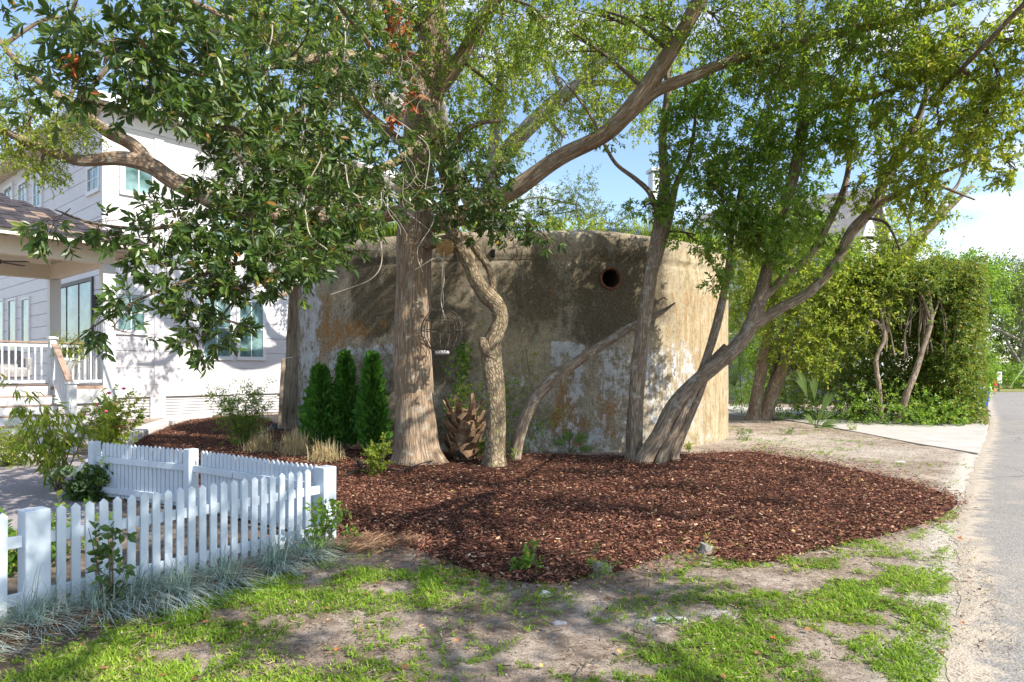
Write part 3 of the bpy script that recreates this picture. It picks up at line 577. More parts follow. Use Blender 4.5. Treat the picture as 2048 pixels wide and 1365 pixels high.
bk = thing('concrete_bunker', (.3, 21, 0), 'round weathered concrete bunker stained brown with peeling white paint and grassy top', 'bunker')
masks = np.stack([paint, dark, och, np.ones_like(och)], -1).reshape(-1, 4)
bw = obj('wall', mesh('wall', V, f, True, fu.reshape(-1, 2), {'mask': ('POINT', 'FLOAT_COLOR', masks), 'tan': ('POINT', 'FLOAT', tan_)}), M['bunker'], bk)
ca = np.arange(NU); cap_v = V.reshape(-1, 3)[idx[-1]]; obj('roof', mesh('roof', np.vstack([cap_v, [(cx, cy, TOP + .5)]]), np.stack([ca, (ca + 1) % NU, np.full(NU, NU)], -1), True), M['ground'], bk)
# rusty ring and sleeve of the opening
th = np.linspace(0, 2 * np.pi, 41)[:-1]
def ringpt(r_, o_): return hc + np.outer(np.cos(th) * r_, ht) + np.outer(np.sin(th) * r_, (0, 0, 1)) + hn * o_
prof = [(.255, -.03), (.255, .045), (.245, .06), (.22, .06), (.2, .045), (.2, -.03), (.2, -.7)]
def ringmesh(name, pf_, mat, par):
    v = np.vstack([ringpt(*p) for p in pf_]); f = [(k * 40 + j, k * 40 + (j + 1) % 40, (k + 1) * 40 + (j + 1) % 40, (k + 1) * 40 + j) for k in range(len(pf_) - 1) for j in range(40)]
    return obj(name, mesh(name, v, f, True), mat, par)
pr = ringmesh('pipe_ring', prof[:6], M['rust'], bk); ringmesh('pipe_sleeve', prof[5:], M['bronze'], pr)
obj('pipe_dark_disc', mesh('pipe_dark_disc', ringpt(.2, -.69), [tuple(range(40))]), M['dark'], pr)  # black disc stands in for the shade deep in the pipe
# small square vent high on the wall
p = W(986, 508, 14.9); box('vent_dark_block', (p[0], 14.87, p[2]), (.09, .12, .16), 0, M['dark'], bk)  # solid black block, its colour imitating the shade of a hole

# weathered boards by the bunker's corner
bd = thing('timber_shutter', (-5.7, 17.3, 0), 'two weathered grey brown boards hinged to a dark post at the bunker corner', 'timber boards')
def slab(name, pts, th_, mat, parent, seed=0):
    """pts: four px corners (px,py,d) clockwise -> slab th_ thick with wavy edge"""
    P = [W(*p) for p in pts]; n_ = nrm(np.cross(P[1] - P[0], P[3] - P[0])); n_ = -n_ if n_[1] > 0 else n_; K = 8; vs = []; r = np.random.default_rng(seed)
    for k in range(K + 1):
        t = k / K; a = P[0] * (1 - t) + P[3] * t; b = P[1] * (1 - t) + P[2] * t; w = r.normal(size=2) * .012 + .05 * math.sin(t * 3.1 + seed); a = a + n_ * w[0]; b = b + n_ * (w[1] + .02)
        a = a + (b - a) * r.normal() * .012; b = b + (b - a) * r.normal() * .012
        vs += [a + n_ * th_ / 2, b + n_ * th_ / 2, b - n_ * th_ / 2, a - n_ * th_ / 2]
    f = [(0, 1, 2, 3), (4 * K + 3, 4 * K + 2, 4 * K + 1, 4 * K)]
    for k in range(K):
        for j in range(4): f.append((4 * k + j, 4 * k + 4 + j, 4 * k + 4 + (j + 1) % 4, 4 * k + (j + 1) % 4))
    return obj(name, mesh(name, vs, f), mat, parent)
slab('board', [(577, 566, 17.0), (602, 548, 17.2), (599, 712, 17.2), (573, 716, 17.0)], .05, M['wood'], bd, 1)
slab('board', [(562, 718, 16.9), (596, 714, 17.1), (593, 858, 17.1), (556, 858, 16.9)], .05, M['wood'], bd, 2)
slab('post', [(600, 545, 17.35), (609, 540, 17.4), (605, 868, 17.4), (594, 868, 17.35)], .12, M['black'], bd, 3)
for py in (738, 836): bar('hinge', W(597, py, 17.0), W(603, py, 17.05), .02, .18, M['steel'], bd)

# ---------------------------------------------------------------- fence and gate
def picket_mesh(w=.062, t=.02, h=.74):
    v = [(-w / 2, -t / 2, 0), (w / 2, -t / 2, 0), (w / 2, -t / 2, h - .03), (0, -t / 2, h), (-w / 2, -t / 2, h - .03)]
    bm = bmesh.new(); fs = bm.faces.new([bm.verts.new(p) for p in v]); ex = bmesh.ops.extrude_face_region(bm, geom=[fs]); bmesh.ops.translate(bm, vec=(0, t, 0), verts=[q for q in ex['geom'] if isinstance(q, bmesh.types.BMVert)])
    bmesh.ops.recalc_face_normals(bm, faces=bm.faces); bmesh.ops.bevel(bm, geom=bm.edges, offset=.002, segments=1, affect='EDGES')
    me = bpy.data.meshes.new('picket'); bm.to_mesh(me); bm.free(); me.materials.append(M['fence']); return me
PK = picket_mesh()
def fence_run(root, a, b, side, sp=.108, z0=.06, rails=(.16, .57), railname='rail', start=.09, end=.09):
    a, b = Vector((*a, 0)), Vector((*b, 0)); d = (b - a); Ln = d.length; d.normalize(); n_ = Vector((-d.y, d.x, 0)) * side; ang = math.atan2(d.y, d.x); t = start
    for z in rails: bar(railname, a + Vector((0, 0, z)) + d * .0, b + Vector((0, 0, z)), .035, .085, M['fence'], root)
    while t < Ln - end + .001:
        p = a + d * t + n_ * .032; Mx = Matrix.Translation(p + Vector((0, 0, z0 + random.uniform(-.004, .004)))) @ Matrix.Rotation(ang + random.uniform(-.03, .03), 4, 'Z') @ Matrix.Rotation(random.uniform(-.008, .008), 4, 'Y')
        place('picket', PK, Mx, root); t += sp
def post(root, x, y, ang=0, h=.8, w=.16):
    o = box('post', (x, y, h / 2 - .02), (w, w, h + .02), ang, M['fence'], root, .006); return o
FA, FB = Vector((-3.47, 4.96)), Vector((-1.93, 7.06)); dF = (FB - FA).normalized(); aF = math.atan2(dF.y, dF.x)
fr = thing('picket_fence', (*FA, 0), 'white picket fence with square posts and blue fescue along its foot, beside the lawn', 'fence')
fence_run(fr, FA + dF * .07, FB - dF * .07, -1, .1)
fence_run(fr, FA - dF * 1.6, FA - dF * .07, -1, .1)
post(fr, *FA, aF); post(fr, *FB, aF, .81)
GB = Vector((-4.02, 8.55)); GC = Vector((-5.78, 9.45)); dG = (GB - FB).normalized(); aG = math.atan2(dG.y, dG.x)
g1 = FB + dG * .16; g2 = FB + dG * 1.635
gt = thing('garden_gate', (*g1, 0), 'white picket gate leaf between two narrow gaps, across from the lawn fence', 'gate')
fence_run(gt, g1, g2, -1, .083, .06, (.16, .57), 'rail', .03, .02)
rf = thing('picket_fence', (*GB, 0), 'white picket fence seen from its rail side, bounding the mulch bed beyond the gate', 'fence')
fence_run(rf, FB + dG * 1.66, GB - dG * .06, -1, .083, .06, (.16, .57), 'rail', .03)
dG2 = (GC - GB).normalized(); fence_run(rf, GB + dG2 * .06, GC - dG2 * .06, -1, .083)
post(rf, *GB, aG, .82, .13); post(rf, *GC, aG, .82, .12)

# ---------------------------------------------------------------- house
DU = np.array((.66, .7513)); DN = np.array((.7513, -.66))       # along the sunny wall, and out of it
HC = np.array((-814 / F * 24, 24.))                              # house corner
def wall_uz(O, U, px, py):
    k = (px - CX) / F; t = (k * O[1] - O[0]) / (U[0] - k * U[1]); return t, H + (HY - py) / F * (O[1] + U[1] * t)
def wpt(O, U, Nn, t, z, off): return np.array((*(O + U * t + Nn * off), z))
hs = thing('white_house', (*HC, 0), 'tall white boarded house with teal glass windows behind the porch', 'house')
aU = math.atan2(DU[1], DU[0]); EZ = 11.05; LU, LV = 12.5, 21.0
DL = -DN                                                        # along the shaded wall, away from camera
NL = -DU                                                        # its outward normal
def wall_boards(O, U, Nn, Ln, z0, z1, step, root, name='siding_board'):
    ang = math.atan2(U[1], U[0]); z = z0
    while z < z1 - .05:
        h = min(step, z1 - z) - .015
        c = wpt(O, U, Nn, Ln / 2, z + h / 2, -.03); box(name, c, (Ln, .06, h), ang, M['siding'], root, .006); z += step
    c = wpt(O, U, Nn, Ln / 2, (z0 + z1) / 2, -.12); box('wall', c, (Ln, .1, z1 - z0), ang, M['siding'], root, 0)
wall_boards(HC, DU, DN, LU, 1.25, EZ - .1, .62, hs)
wall_boards(HC, DL, NL, LV, .0, EZ - .1, .52, hs)
box('skirt_board', wpt(HC, DU, DN, LU / 2, 1.02, -.01), (LU, .12, .44), aU, M['siding'], hs, .01)
# foundation screen: slats between piers
box('dark_backing', wpt(HC, DU, DN, LU / 2, .4, -.3), (LU, .1, .85), aU, M['dark'], hs, 0)  # black sheet in place of the shade behind the slats
for k in range(7): box('slat', wpt(HC, DU, DN, LU / 2, .06 + k * .112, -.06), (LU - .1, .04, .092), aU, M['siding'], hs, .004)
for px in (213, 316, 480, 600):
    t, _ = wall_uz(HC, DU, px, 800); box('pier', wpt(HC, DU, DN, t, .4, -.02), (.55 if px != 213 else .3, .12, .8), aU, M['siding'], hs, .01)
t, _ = wall_uz(HC, DU, 318, 600); box('pilaster', wpt(HC, DU, DN, t, 1.25 + 4.6, .0), (.34, .1, 9.2), aU, M['siding'], hs, .01)
box('corner_board', (*(HC + DN * .02 + NL * .02), 5.5), (.2, .2, 11), aU, M['siding'], hs, .01)
# downpipe-like narrow gap line, frieze
box('frieze', wpt(HC, DU, DN, LU / 2, EZ - .35, .02), (LU, .05, .4), aU, M['white'], hs, .01)
def window(root, O, U, Nn, px0, px1, py0, py1, mull=1, bars=1, trim=.1, matf=None, name='window'):
    matf = matf or M['white']; t0, z1 = wall_uz(O, U, px0, py0); t1, _ = wall_uz(O, U, px1, py0); _, z0 = wall_uz(O, U, px0, py1)
    if t0 > t1: t0, t1 = t1, t0
    ang = math.atan2(U[1], U[0]); w, h = t1 - t0, z1 - z0; tc_, zc = (t0 + t1) / 2, (z0 + z1) / 2
    bm = bmesh.new()
    def b(t, z, sw, sh, off, dp):
        M_ = Matrix.Translation(Vector(tuple(wpt(O, U, Nn, t, z, off)))) @ Matrix.Rotation(ang, 4, 'Z') @ Matrix.Diagonal((sw, dp, sh, 1))
        bmesh.ops.create_cube(bm, size=1, matrix=M_)
    b(tc_, z1 + trim / 2, w + 2 * trim, trim, .03, .07); b(tc_, z0 - trim / 2, w + 2 * trim, trim, .035, .09); b(t0 - trim / 2, zc, trim, h, .03, .066); b(t1 + trim / 2, zc, trim, h, .03, .066)
    me = bpy.data.meshes.new('window_frame'); bm.to_mesh(me); bm.free(); fo = obj(name, me, matf, root)
    cols = mull + 1; sw = .035
    for k in range(cols):
        for j in range(bars + 1):
            ww = w / cols; hh = h / (bars + 1); c = wpt(O, U, Nn, t0 + ww * (k + .5), z0 + hh * (j + .5), .012)
            box('pane', c, (ww - sw, .012, hh - sw), ang, M['glass'], fo, 0)
    for k in range(1, cols): box('mullion', wpt(O, U, Nn, t0 + w * k / cols, zc, .025), (sw, .03, h), ang, matf, fo, 0)
    for j in range(1, bars + 1): box('glazing_bar', wpt(O, U, Nn, tc_, z0 + h * j / (bars + 1), .022), (w, .02, sw), ang, matf, fo, 0)
    return fo
window(hs, HC, DU, DN, 236, 287, 588, 660, 1, 1, .16)
window(hs, HC, DU, DN, 408, 459, 596, 713, 1, 1, .14)
window(hs, HC, DU, DN, 479, 525, 603, 714, 1, 1, .14)
window(hs, HC, DU, DN, 250, 303, 318, 381, 1, 0, .18)
window(hs, HC, DU, DN, 420, 500, 400, 480, 1, 1, .16)
window(hs, HC, DL, NL, 199, 178, 330, 376, 1, 1, .14)
for a_, b_, c_, d_ in ((84, 70, 358, 410), (54, 40, 364, 409), (26, 11, 372, 410)): window(hs, HC, DL, NL, a_, b_, c_, d_, 1, 1, .16)
for a_, b_ in ((60, 46), (33, 19), (8, -8)): window(hs, HC, DL, NL, a_, b_, 598 + (60 - a_) * .08, 700, 0, 0, .1)
window(hs, HC, DL, NL, 185, 112, 562, 740, 2, 0, .14, M['bronze'], 'folding_door')
p = wpt(HC, DL, NL, 1.0, 4.3, .15); t, z = wall_uz(HC, DL, 197, 605); bar('wall_light', wpt(HC, DL, NL, t, z - .25, .12), wpt(HC, DL, NL, t, z + .25, .12), .14, .14, M['black'], hs)
# eaves and hip roof
ov = .75; c0 = HC + DN * ov + NL * ov; e = [c0, c0 + DU * (LU + 2 * ov), c0 + DU * (LU + 2 * ov) + DL * (LV + 2 * ov), c0 + DL * (LV + 2 * ov)]
mid = (e[0] + e[2]) / 2; apex = (*mid, EZ + 3.2)
v = [(*q, EZ + .22) for q in e] + [apex] + [(*q, EZ) for q in e]
obj('roof', mesh('roof', v, [(0, 1, 4), (1, 2, 4), (2, 3, 4), (3, 0, 4), (5, 6, 1, 0), (6, 7, 2, 1), (7, 8, 3, 2), (8, 5, 0, 3), (8, 7, 6, 5)]), M['metal_roof'], hs)
for (a_, b_) in ((0, 1), (0, 3)): bar('fascia', (*(e[a_]), EZ + .1), (*(e[b_]), EZ + .1), .05, .3, M['white'], hs)
for k in range(42):
    q = c0 + DL * (.3 + k * .5); bar('rafter_tail', (*(q + DU * .05), EZ - .06), (*(q + DU * .75), EZ - .06), .07, .14, M['cream'], hs, 0)

# porch: part of the house but a roofed structure on its own posts
PA = np.array((-794 / F * 17, 17.)); PZ = 1.42; BZ = 4.42
pt_ = thing('porch', (*PA, 0), 'white open porch with brown shingled hip roof, railing and steps', 'porch')
LP = 5.4; bk_ = 4.6
far = PA - DN * bk_; nearp = PA - DU * LP
box('floor', (*((PA - DU * LP / 2 - DN * bk_ / 2)), PZ - .06), (LP, bk_, .1), aU, M['rail_brown'], pt_, .01)
box('floor_band', (*(PA - DU * LP / 2 + DN * .04), PZ - .26), (LP, .06, .34), aU, M['white'], pt_)
box('floor_band', (*(PA - DN * bk_ / 2 + DU * .04), PZ - .26), (.06, bk_, .34), aU, M['white'], pt_)
box('skirt_screen', (*(PA - DU * LP / 2 - DN * .02), (PZ - .43) / 2), (LP, .04, PZ - .43), aU, M['siding'], pt_)
box('skirt_screen', (*(PA - DN * bk_ / 2 - DU * .02), (PZ - .43) / 2), (.04, bk_, PZ - .43), aU, M['siding'], pt_)
for q in (PA - DU * .12 - DN * .14, far - DU * .12 + DN * .14, nearp - DN * .14):
    o = box('post', (*q, (BZ + .0) / 2), (.28, .28, BZ), aU, M['white'] if q is not far else M['cream'], pt_, .008)
for (a_, b_) in ((PA - DN * .14, nearp - DN * .14), (PA - DU * .12, far - DU * .12), (far + DN * .14, far - DU * LP + DN * .14)): bar('beam', (*a_, BZ + .2), (*b_, BZ + .2), .26, .4, M['cream'], pt_, .008)
# hip roof
ovp = .62; rz0 = BZ + .42; r0 = PA + DN * ovp + DU * ovp; r1 = r0 - DU * (LP + 2 * ovp); r3 = r0 - DN * (bk_ + 2 * ovp); r2 = r1 - DN * (bk_ + 2 * ovp); hw = (bk_ + 2 * ovp) / 2; rise = hw * .47
k1 = (r0 + r3) / 2 - DU * hw; k2 = (r1 + r2) / 2 + DU * hw * .4
v = [(*r0, rz0), (*r1, rz0), (*r2, rz0), (*r3, rz0), (*k1, rz0 + rise), (*k2, rz0 + rise)]; v += [(a, b, c + .07) for a, b, c in v]
pf = [(0, 1, 5, 4), (1, 2, 5), (2, 3, 4, 5), (3, 0, 4)]
obj('roof_deck', mesh('roof_deck', v, [tuple(reversed(q)) for q in pf] + [tuple(i + 6 for i in q) for q in pf] + [(0, 6, 7, 1), (1, 7, 8, 2), (2, 8, 9, 3), (3, 9, 6, 0)]), M['cream'], pt_)
bar('fascia', (*r0, rz0 + .0), (*r1, rz0 + .0), .04, .17, M['cream'], pt_); bar('fascia', (*r0, rz0), (*r3, rz0), .04, .17, M['cream'], pt_)
pitch = math.atan2(rise, hw); shm = [boxmesh(.3, .3, .022, M['shingle'], .003), boxmesh(.3, .3, .022, M['shingle_tan'], .003)]
cnt = 0
for row in range(14):
    s_ = row * .215; run = s_ * math.cos(pitch); z = rz0 + .1 + s_ * math.sin(pitch)
    off = .08 if row % 2 else .22; t = off + run
    while t < LP + 1.0 and cnt < 292:
        c = r0 - DU * t - DN * (run + .05)
        Mx = Matrix.Translation((*c, z + random.uniform(-.004, .008))) @ Matrix.Rotation(aU, 4, 'Z') @ Matrix.Rotation(-pitch + .07, 4, 'X').inverted() @ Matrix.Rotation(random.uniform(-.02, .02), 4, 'Z')
        place('shingle', shm[random.random() < .16], Mx, pt_); t += .305; cnt += 1
# rafters under the roof
for k in range(13):
    q = r0 - DU * (.35 + k * .48); bar('rafter_tail', (*(q - DN * .02), rz0 - .06), (*(q - DN * .6), rz0 - .06 + .26), .06, .12, M['cream'], pt_, 0)
for k in range(1, 9):
    t = k * .55; a_ = PA - DU * t - DN * .1; b_ = PA - DU * max(t, hw - .3) - DN * min(t, hw - .3) if t < hw else PA - DU * t - DN * (hw - .3)
    bar('rafter', (*a_, BZ + .45), (*b_, BZ + .45 + rise * .8 * min(t, hw) / hw), .06, .12, M['cream'], pt_, 0)
    a_ = PA - DN * t - DU * .1
    if t < bk_: b_ = PA - DN * t - DU * min(t, bk_ - t + .01); bar('rafter', (*a_, BZ + .45), (*b_, BZ + .45 + rise * .8 * min(t, bk_ - t) / hw), .06, .12, M['cream'], pt_, 0)
# railings
def railing(a, b, zf, root, sp=.125):
    a, b = np.array(a), np.array(b); L_ = np.linalg.norm(b - a); d = (b - a) / L_
    bar('top_rail', (*a, zf + 1.02), (*b, zf + 1.02), .11, .04, M['rail_brown'], root); bar('upper_rail', (*a, zf + .95), (*b, zf + .95), .05, .08, M['white'], root); bar('lower_rail', (*a, zf + .1), (*b, zf + .1), .05, .07, M['white'], root)
    ang = math.atan2(d[1], d[0])
    for k in range(1, int(L_ / sp)): q = a + d * k * sp; box('baluster', (*q, zf + .52), (.035, .035, .8), ang, M['white'], root, 0)
t1, _ = wall_uz(PA, -DU, 108, 660); SP = PA - DU * t1
railing(PA - DU * .26 - DN * .1, SP - DN * .1, PZ, pt_); railing(SP - DN * .1 - DU * .1, nearp - DN * .1, PZ, pt_)
railing(PA - DN * .28 - DU * .1, far - DU * .1, PZ, pt_)
box('newel', (*(SP - DN * .1), PZ + .53), (.13, .13, 1.14), aU, M['white'], pt_); box('newel_cap', (*(SP - DN * .1), PZ + 1.13), (.2, .2, .06), aU, M['white'], pt_)
# steps, descending out of the front
ns = 7; rs = PZ / ns
for k in range(ns):
    z = PZ - rs * (k + 1); o_ = .3 * k
    box('riser', (*(SP - DU * 2.6 + DN * (o_ + .1)), z + rs / 2), (5., .04, rs), aU, M['white'], pt_, 0)
    box('tread', (*(SP - DU * 2.6 + DN * (o_ + .25)), z - .018), (5.06, .35, .035), aU, M['rail_brown'], pt_)
q0, q1 = SP + DN * .05, SP + DN * (.3 * ns * .62); zt, zb = PZ + .98, PZ - rs * ns * .5 + .9
zb = .62 + .9 - .1
bar('stair_rail', (*q0, zt), (*q1, zb), .13, .045, M['rail_brown'], pt_); bar('stair_upper_rail', (*(q0 + DU * .0), zt - .09), (*q1, zb - .09), .05, .09, M['white'], pt_); bar('stair_lower_rail', (*q0, zt - .86), (*q1, zb - .8), .05, .09, M['white'], pt_)
for k in range(1, 11): a_ = q0 + (q1 - q0) * k / 11; zz = zt + (zb - zt) * k / 11; box('baluster', (*a_, zz - .47), (.035, .035, .8), aU, M['white'], pt_, 0)
box('newel', (*q1, zb / 2 + .0), (.15, .15, zb + .12), aU, M['white'], pt_); box('newel_cap', (*q1, zb + .09), (.21, .21, .05), aU, M['white'], pt_)
# ceiling fan
p = W(-10, 523, 17.5); fan = thing('ceiling_fan', p, 'dark ceiling fan under the porch roof', 'fan')
bar('down_rod', p, p + np.array((0, 0, .75)), .03, .03, M['bronze'], fan); box('motor', p, (.24, .24, .14), 0, M['bronze'], fan, .04)
for k in range(5):
    a_ = k * 1.257 + .1; d = np.array((math.cos(a_), math.sin(a_), 0)); bar('blade', p + d * .12, p + d * .8, .15, .02, M['bronze'], fan, .008)
pp = W(1, 725, 18.6); sofa = thing('outdoor_sofa', pp, 'grey cushioned sofa on the porch behind the railing', 'sofa')
c_ = PA - DU * 2.2 - DN * 2.2
for nm, oo, sz in (('seat', (0, 0, .3), (1.7, .75, .28)), ('backrest', (-.0, .34, .62), (1.7, .16, .5)), ('arm', (-.85, 0, .45), (.14, .75, .5)), ('arm', (.85, 0, .45), (.14, .75, .5))):
    q = c_ + DU * oo[0] - DN * oo[1]; box(nm, (*q, PZ + oo[2]), sz, aU, M['stone'], sofa, .05)

# ---------------------------------------------------------------- neighbouring houses
def gable_house(name, label, c, ang, w, l, h, rise, wm, rm, group=None):
    t = thing(name, (*c, 0), label, 'house', group); T_ = Matrix.Translation((*c, 0)) @ Matrix.Rotation(ang, 4, 'Z')
    def tr(ps): return [tuple(T_ @ Vector(p)) for p in ps]
    v = tr([(-w / 2, -l / 2, 0), (w / 2, -l / 2, 0), (w / 2, l / 2, 0), (-w / 2, l / 2, 0), (-w / 2, -l / 2, h), (w / 2, -l / 2, h), (w / 2, l / 2, h), (-w / 2, l / 2, h), (0, -l / 2, h + rise), (0, l / 2, h + rise)])
    obj('wall', mesh('wall', v, [(0, 1, 5, 8, 4), (1, 2, 6, 5), (2, 3, 7, 9, 6), (3, 0, 4, 7), (0, 3, 2, 1)]), wm, t)
    o = .5; sl = rise / (w / 2)
    for sg in (-1, 1):
        a0 = (sg * (w / 2 + o), -l / 2 - o, h - o * sl); a1 = (0, -l / 2 - o, h + rise); a2 = (0, l / 2 + o, h + rise); a3 = (sg * (w / 2 + o), l / 2 + o, h - o * sl)
        q = [a0, a1, a2, a3]; v = tr([(x, y, z + .02) for x, y, z in q] + [(x, y, z + .22) for x, y, z in q])
        f = [(0, 1, 2, 3), (7, 6, 5, 4), (0, 4, 5, 1), (1, 5, 6, 2), (2, 6, 7, 3), (3, 7, 4, 0)]; obj('roof', mesh('roof', v, f), rm, t)
        bar('rake_board', tr([(sg * (w / 2 + o), -l / 2 - o - .04, h - o * sl + .02)])[0], tr([(0, -l / 2 - o - .04, h + rise + .02)])[0], .06, .34, M['white'], t, 0)
    for sx in (-.25, .25):
        for z in (1.6, 4.6):
            if z + 1 < h:
                p = tr([(sx * w, -l / 2 - .02, z + .5)])[0]; wf = box('window', p, (1.2, .1, 1.6), ang, M['white'], t, 0); box('pane', tr([(sx * w, -l / 2 - .09, z + .5)])[0], (1.0, .03, 1.4), ang, M['glass'], wf, 0)
    return t
M['greywall'] = plain('grey_wall', (.5, .52, .55), .7, .2, .05)
gable_house('neighbour_house', 'grey gabled house with white rake boards rising behind the tall hedge', (17, 43), R(50), 7.5, 10, 8.8, 3.4, M['greywall'], M['grey_roof'])
gable_house('neighbour_house', 'low house with blue grey shingle roof seen over the bunker top', (8.8, 46), R(80), 10, 9, 8.8, 2.4, M['white'], M['blue_roof'])
p = W(1312, 360, 44); ch = thing('chimney_stack', (p[0], p[1], 0), 'slim pale chimney shaft rising beyond the multi stemmed tree', 'chimney'); box('shaft', (p[0], p[1], 7.2), (.75, .75, 14.4), .2, M['white'], ch); box('cap', (p[0], p[1], 14.6), (1., 1., .2), .2, M['white'], ch)

# ---------------------------------------------------------------- trees
RK = 1.
def WP(rows): return [W(a, b, c) for a, b, c, _ in rows], [r_[3] * RK for r_ in rows]
def limbs(root, rows_list, mat, name, seg=14, rough=.12, flare=0., k=6):
    parts = []; P = []
    for i, rows in enumerate(rows_list):
        pts, rad = WP(rows)
        if pts[0][2] < .35: pts = [pts[0] * [1, 1, 0] + [0, 0, -.12]] + ([pts[0]] if pts[0][2] > .06 else []) + pts[1:]; rad = [rad[0] * 1.15] + ([rad[0]] if len(pts) > len(rad) else []) + rad[1:]
        sg = seg if max(rad) > .08 else 7
        parts.append(tube(pts, rad, sg, k, rough, True, i + 1, flare if i == 0 else 0)); P += list(smooth_path(np.array(pts), 6))
    return tubes_obj(name, parts, mat, root), np.array(P)
def dens(cl, k): return [(*q[:-1], q[-1] * k) for q in cl]
def crown(root, cl, LP_, leaf, mat, per=7, slen=.35, seed=1, droop=.2, fine=False, wdr=.2, twigs=True, name='crown', split=0, bmat=None, clump=.3, per_sub=9, up=.75, jit=.5, br=.022, ros=0.):
    O, D = sprays(cl, per, slen, droop, seed, clump, per_sub); P, A, Nn, LL, sl = spray_leaves(O, D, per, slen, leaf, seed, up, jit, .75 + .3 * ros, ros)
    if split:
        dist = P[:, 1]; px = CX + F * P[:, 0] / P[:, 1]; py = HY - F * (P[:, 2] - H) / P[:, 1]; ok = (px > 5) & (px < 2040) & (py > 5); dist = np.where(ok, dist / LL, 1e9)
        order = np.argsort(dist)[:split * 6:6]; protos = []
        for k in range(5):
            m_ = leafmesh('leaf_shape', np.zeros((1, 3)), np.array([[1., 0, 0]]), np.array([[0, 0, 1.]]), 1., wdr * (.85 + .08 * k), True, .06 + .06 * k)
            m_.attributes['rnd'].data.foreach_set('value', np.full(2, (.1, .35, .55, .75, .9)[k], dtype=np.float32)); m_.materials.append(mat); protos.append(m_)
        for c, i in enumerate(order):
            a = Vector(A[i]).normalized(); b = Vector(Nn[i]).cross(a).normalized(); n_ = a.cross(b)
            place('leaf', protos[c % 5], Matrix.Translation(P[i]) @ Matrix((a, b, n_)).transposed().to_4x4() @ Matrix.Scale(float(LL[i]), 4), root)
        kp_ = np.ones(len(P), bool); kp_[order] = False; P, A, Nn, LL = P[kp_], A[kp_], Nn[kp_], LL[kp_]
    o = obj(name, leafmesh(name, P, A, Nn, LL, wdr, fine), mat, root); o['kind'] = 'stuff'
    if twigs:
        bmat = bmat or M['twig']; tw = twigmesh('twigs', O, O + D * sl[:, None], .004, .002, bmat, root); tw['kind'] = 'stuff'
        r = np.random.default_rng(seed + 9); parts = []
        for row in cl:
            c, _, rn = crow(row); j = np.argmin(np.linalg.norm(LP_ - c, axis=1)); a = LP_[j]; dd = np.linalg.norm(c - a)
            m_ = (a + c) / 2 + r.normal(size=3) * dd * .07 + [0, 0, dd * .06]; rad = br * (.6 + .5 * min(dd, 2))
            parts.append(tube([a, m_, c], [rad * 1.3, rad, rad * .7], 6, 5, .1, True))
            nn = max(3, min(14, rn // 16)); near_ = O[np.argsort(np.linalg.norm(O - c, axis=1) + r.random(len(O)) * 1.2)[:nn * 4:4]]
            for q in near_:
                m2 = c + (q - c) * .5 + r.normal(size=3) * .06; parts.append(tube([c + (a - c) * r.random() * .4, m2, q], [rad * .55, rad * .35, .004], 5, 4, 0, True))
        tubes_obj('branches', parts, bmat, root)['kind'] = 'stuff'
    return O
def tree(name, px, py, label, cat='tree', group=None, d=None):
    b = G(px, py) if d is None else np.array(((px - CX) / F * d, d, 0)); return thing(name, b, label, cat, group)

# big oak
D0 = 13.3
oak = tree('oak_tree', 835, 925, 'massive straight trunked oak with ridged tan bark standing before the bunker')
rows = [[(838, 935, D0, .44), (835, 900, D0, .42), (832, 860, D0, .405), (828, 790, D0, .375), (824, 700, D0, .36), (827, 600, D0, .345), (830, 500, D0, .345), (833, 400, D0, .34), (838, 300, D0, .33), (850, 200, D0, .33), (868, 120, D0, .3), (862, 0, 13, .26), (850, -150, 12.6, .2), (840, -300, 12.3, .12)]]
_, p1 = limbs(oak, rows, M['bark_oak'], 'trunk', 40, .05, .36, 8)
rows = [[(840, 455, 13.3, .24), (950, 425, 13.2, .23), (1030, 378, 13.0, .22), (1120, 315, 12.8, .21), (1215, 265, 12.5, .21), (1290, 180, 12.2, .2), (1350, 90, 11.9, .19), (1400, 0, 11.6, .18), (1460, -110, 11.2, .15), (1500, -220, 11, .1)],
        [(1250, 240, 12.4, .14), (1310, 185, 12.2, .14), (1380, 155, 12, .135), (1500, 108, 11.7, .12), (1600, 83, 11.4, .11), (1750, 50, 11.1, .1), (1900, 8, 10.8, .09), (2040, -40, 10.4, .07), (2200, -100, 9.6, .04)],
        [(868, 190, 13.2, .22), (920, 118, 13, .2), (975, 25, 12.8, .17), (1040, -80, 12.5, .12)],
        [(800, 425, 13.2, .2), (700, 440, 12.8, .19), (560, 432, 12.3, .18), (470, 425, 12, .18), (400, 390, 11.7, .19), (345, 362, 11.5, .19), (300, 332, 11.3, .18), (240, 318, 11.1, .15), (160, 322, 10.9, .12), (95, 300, 10.7, .1), (20, 268, 10.4, .08), (-80, 230, 10, .05)],
        [(305, 335, 11.3, .15), (265, 290, 11.2, .14), (212, 262, 11, .13), (150, 215, 10.8, .1), (60, 150, 10.5, .06), (-20, 60, 10.2, .04)],
        [(820, 300, 13.2, .12), (700, 200, 12, .1), (560, 90, 10.8, .08), (420, 20, 9.8, .05), (250, -60, 9, .03)],
        [(600, 560, 17.0, .04), (575, 585, 16.6, .07), (550, 590, 16.2, .08), (520, 555, 15.5, .08), (500, 500, 15, .07), (540, 440, 14, .06)],
        [(862, 60, 13, .12), (700, -40, 11.5, .1), (500, -120, 10, .06)],
        [(855, 0, 13, .12), (960, -120, 11, .1), (1150, -260, 8.5, .07), (1300, -500, 6.5, .05)]]
RK = .74
_, p2 = limbs(oak, rows, M['bark_oak'], 'limb', 16, .1)
PO = np.vstack([p1, p2]); RK = 1.
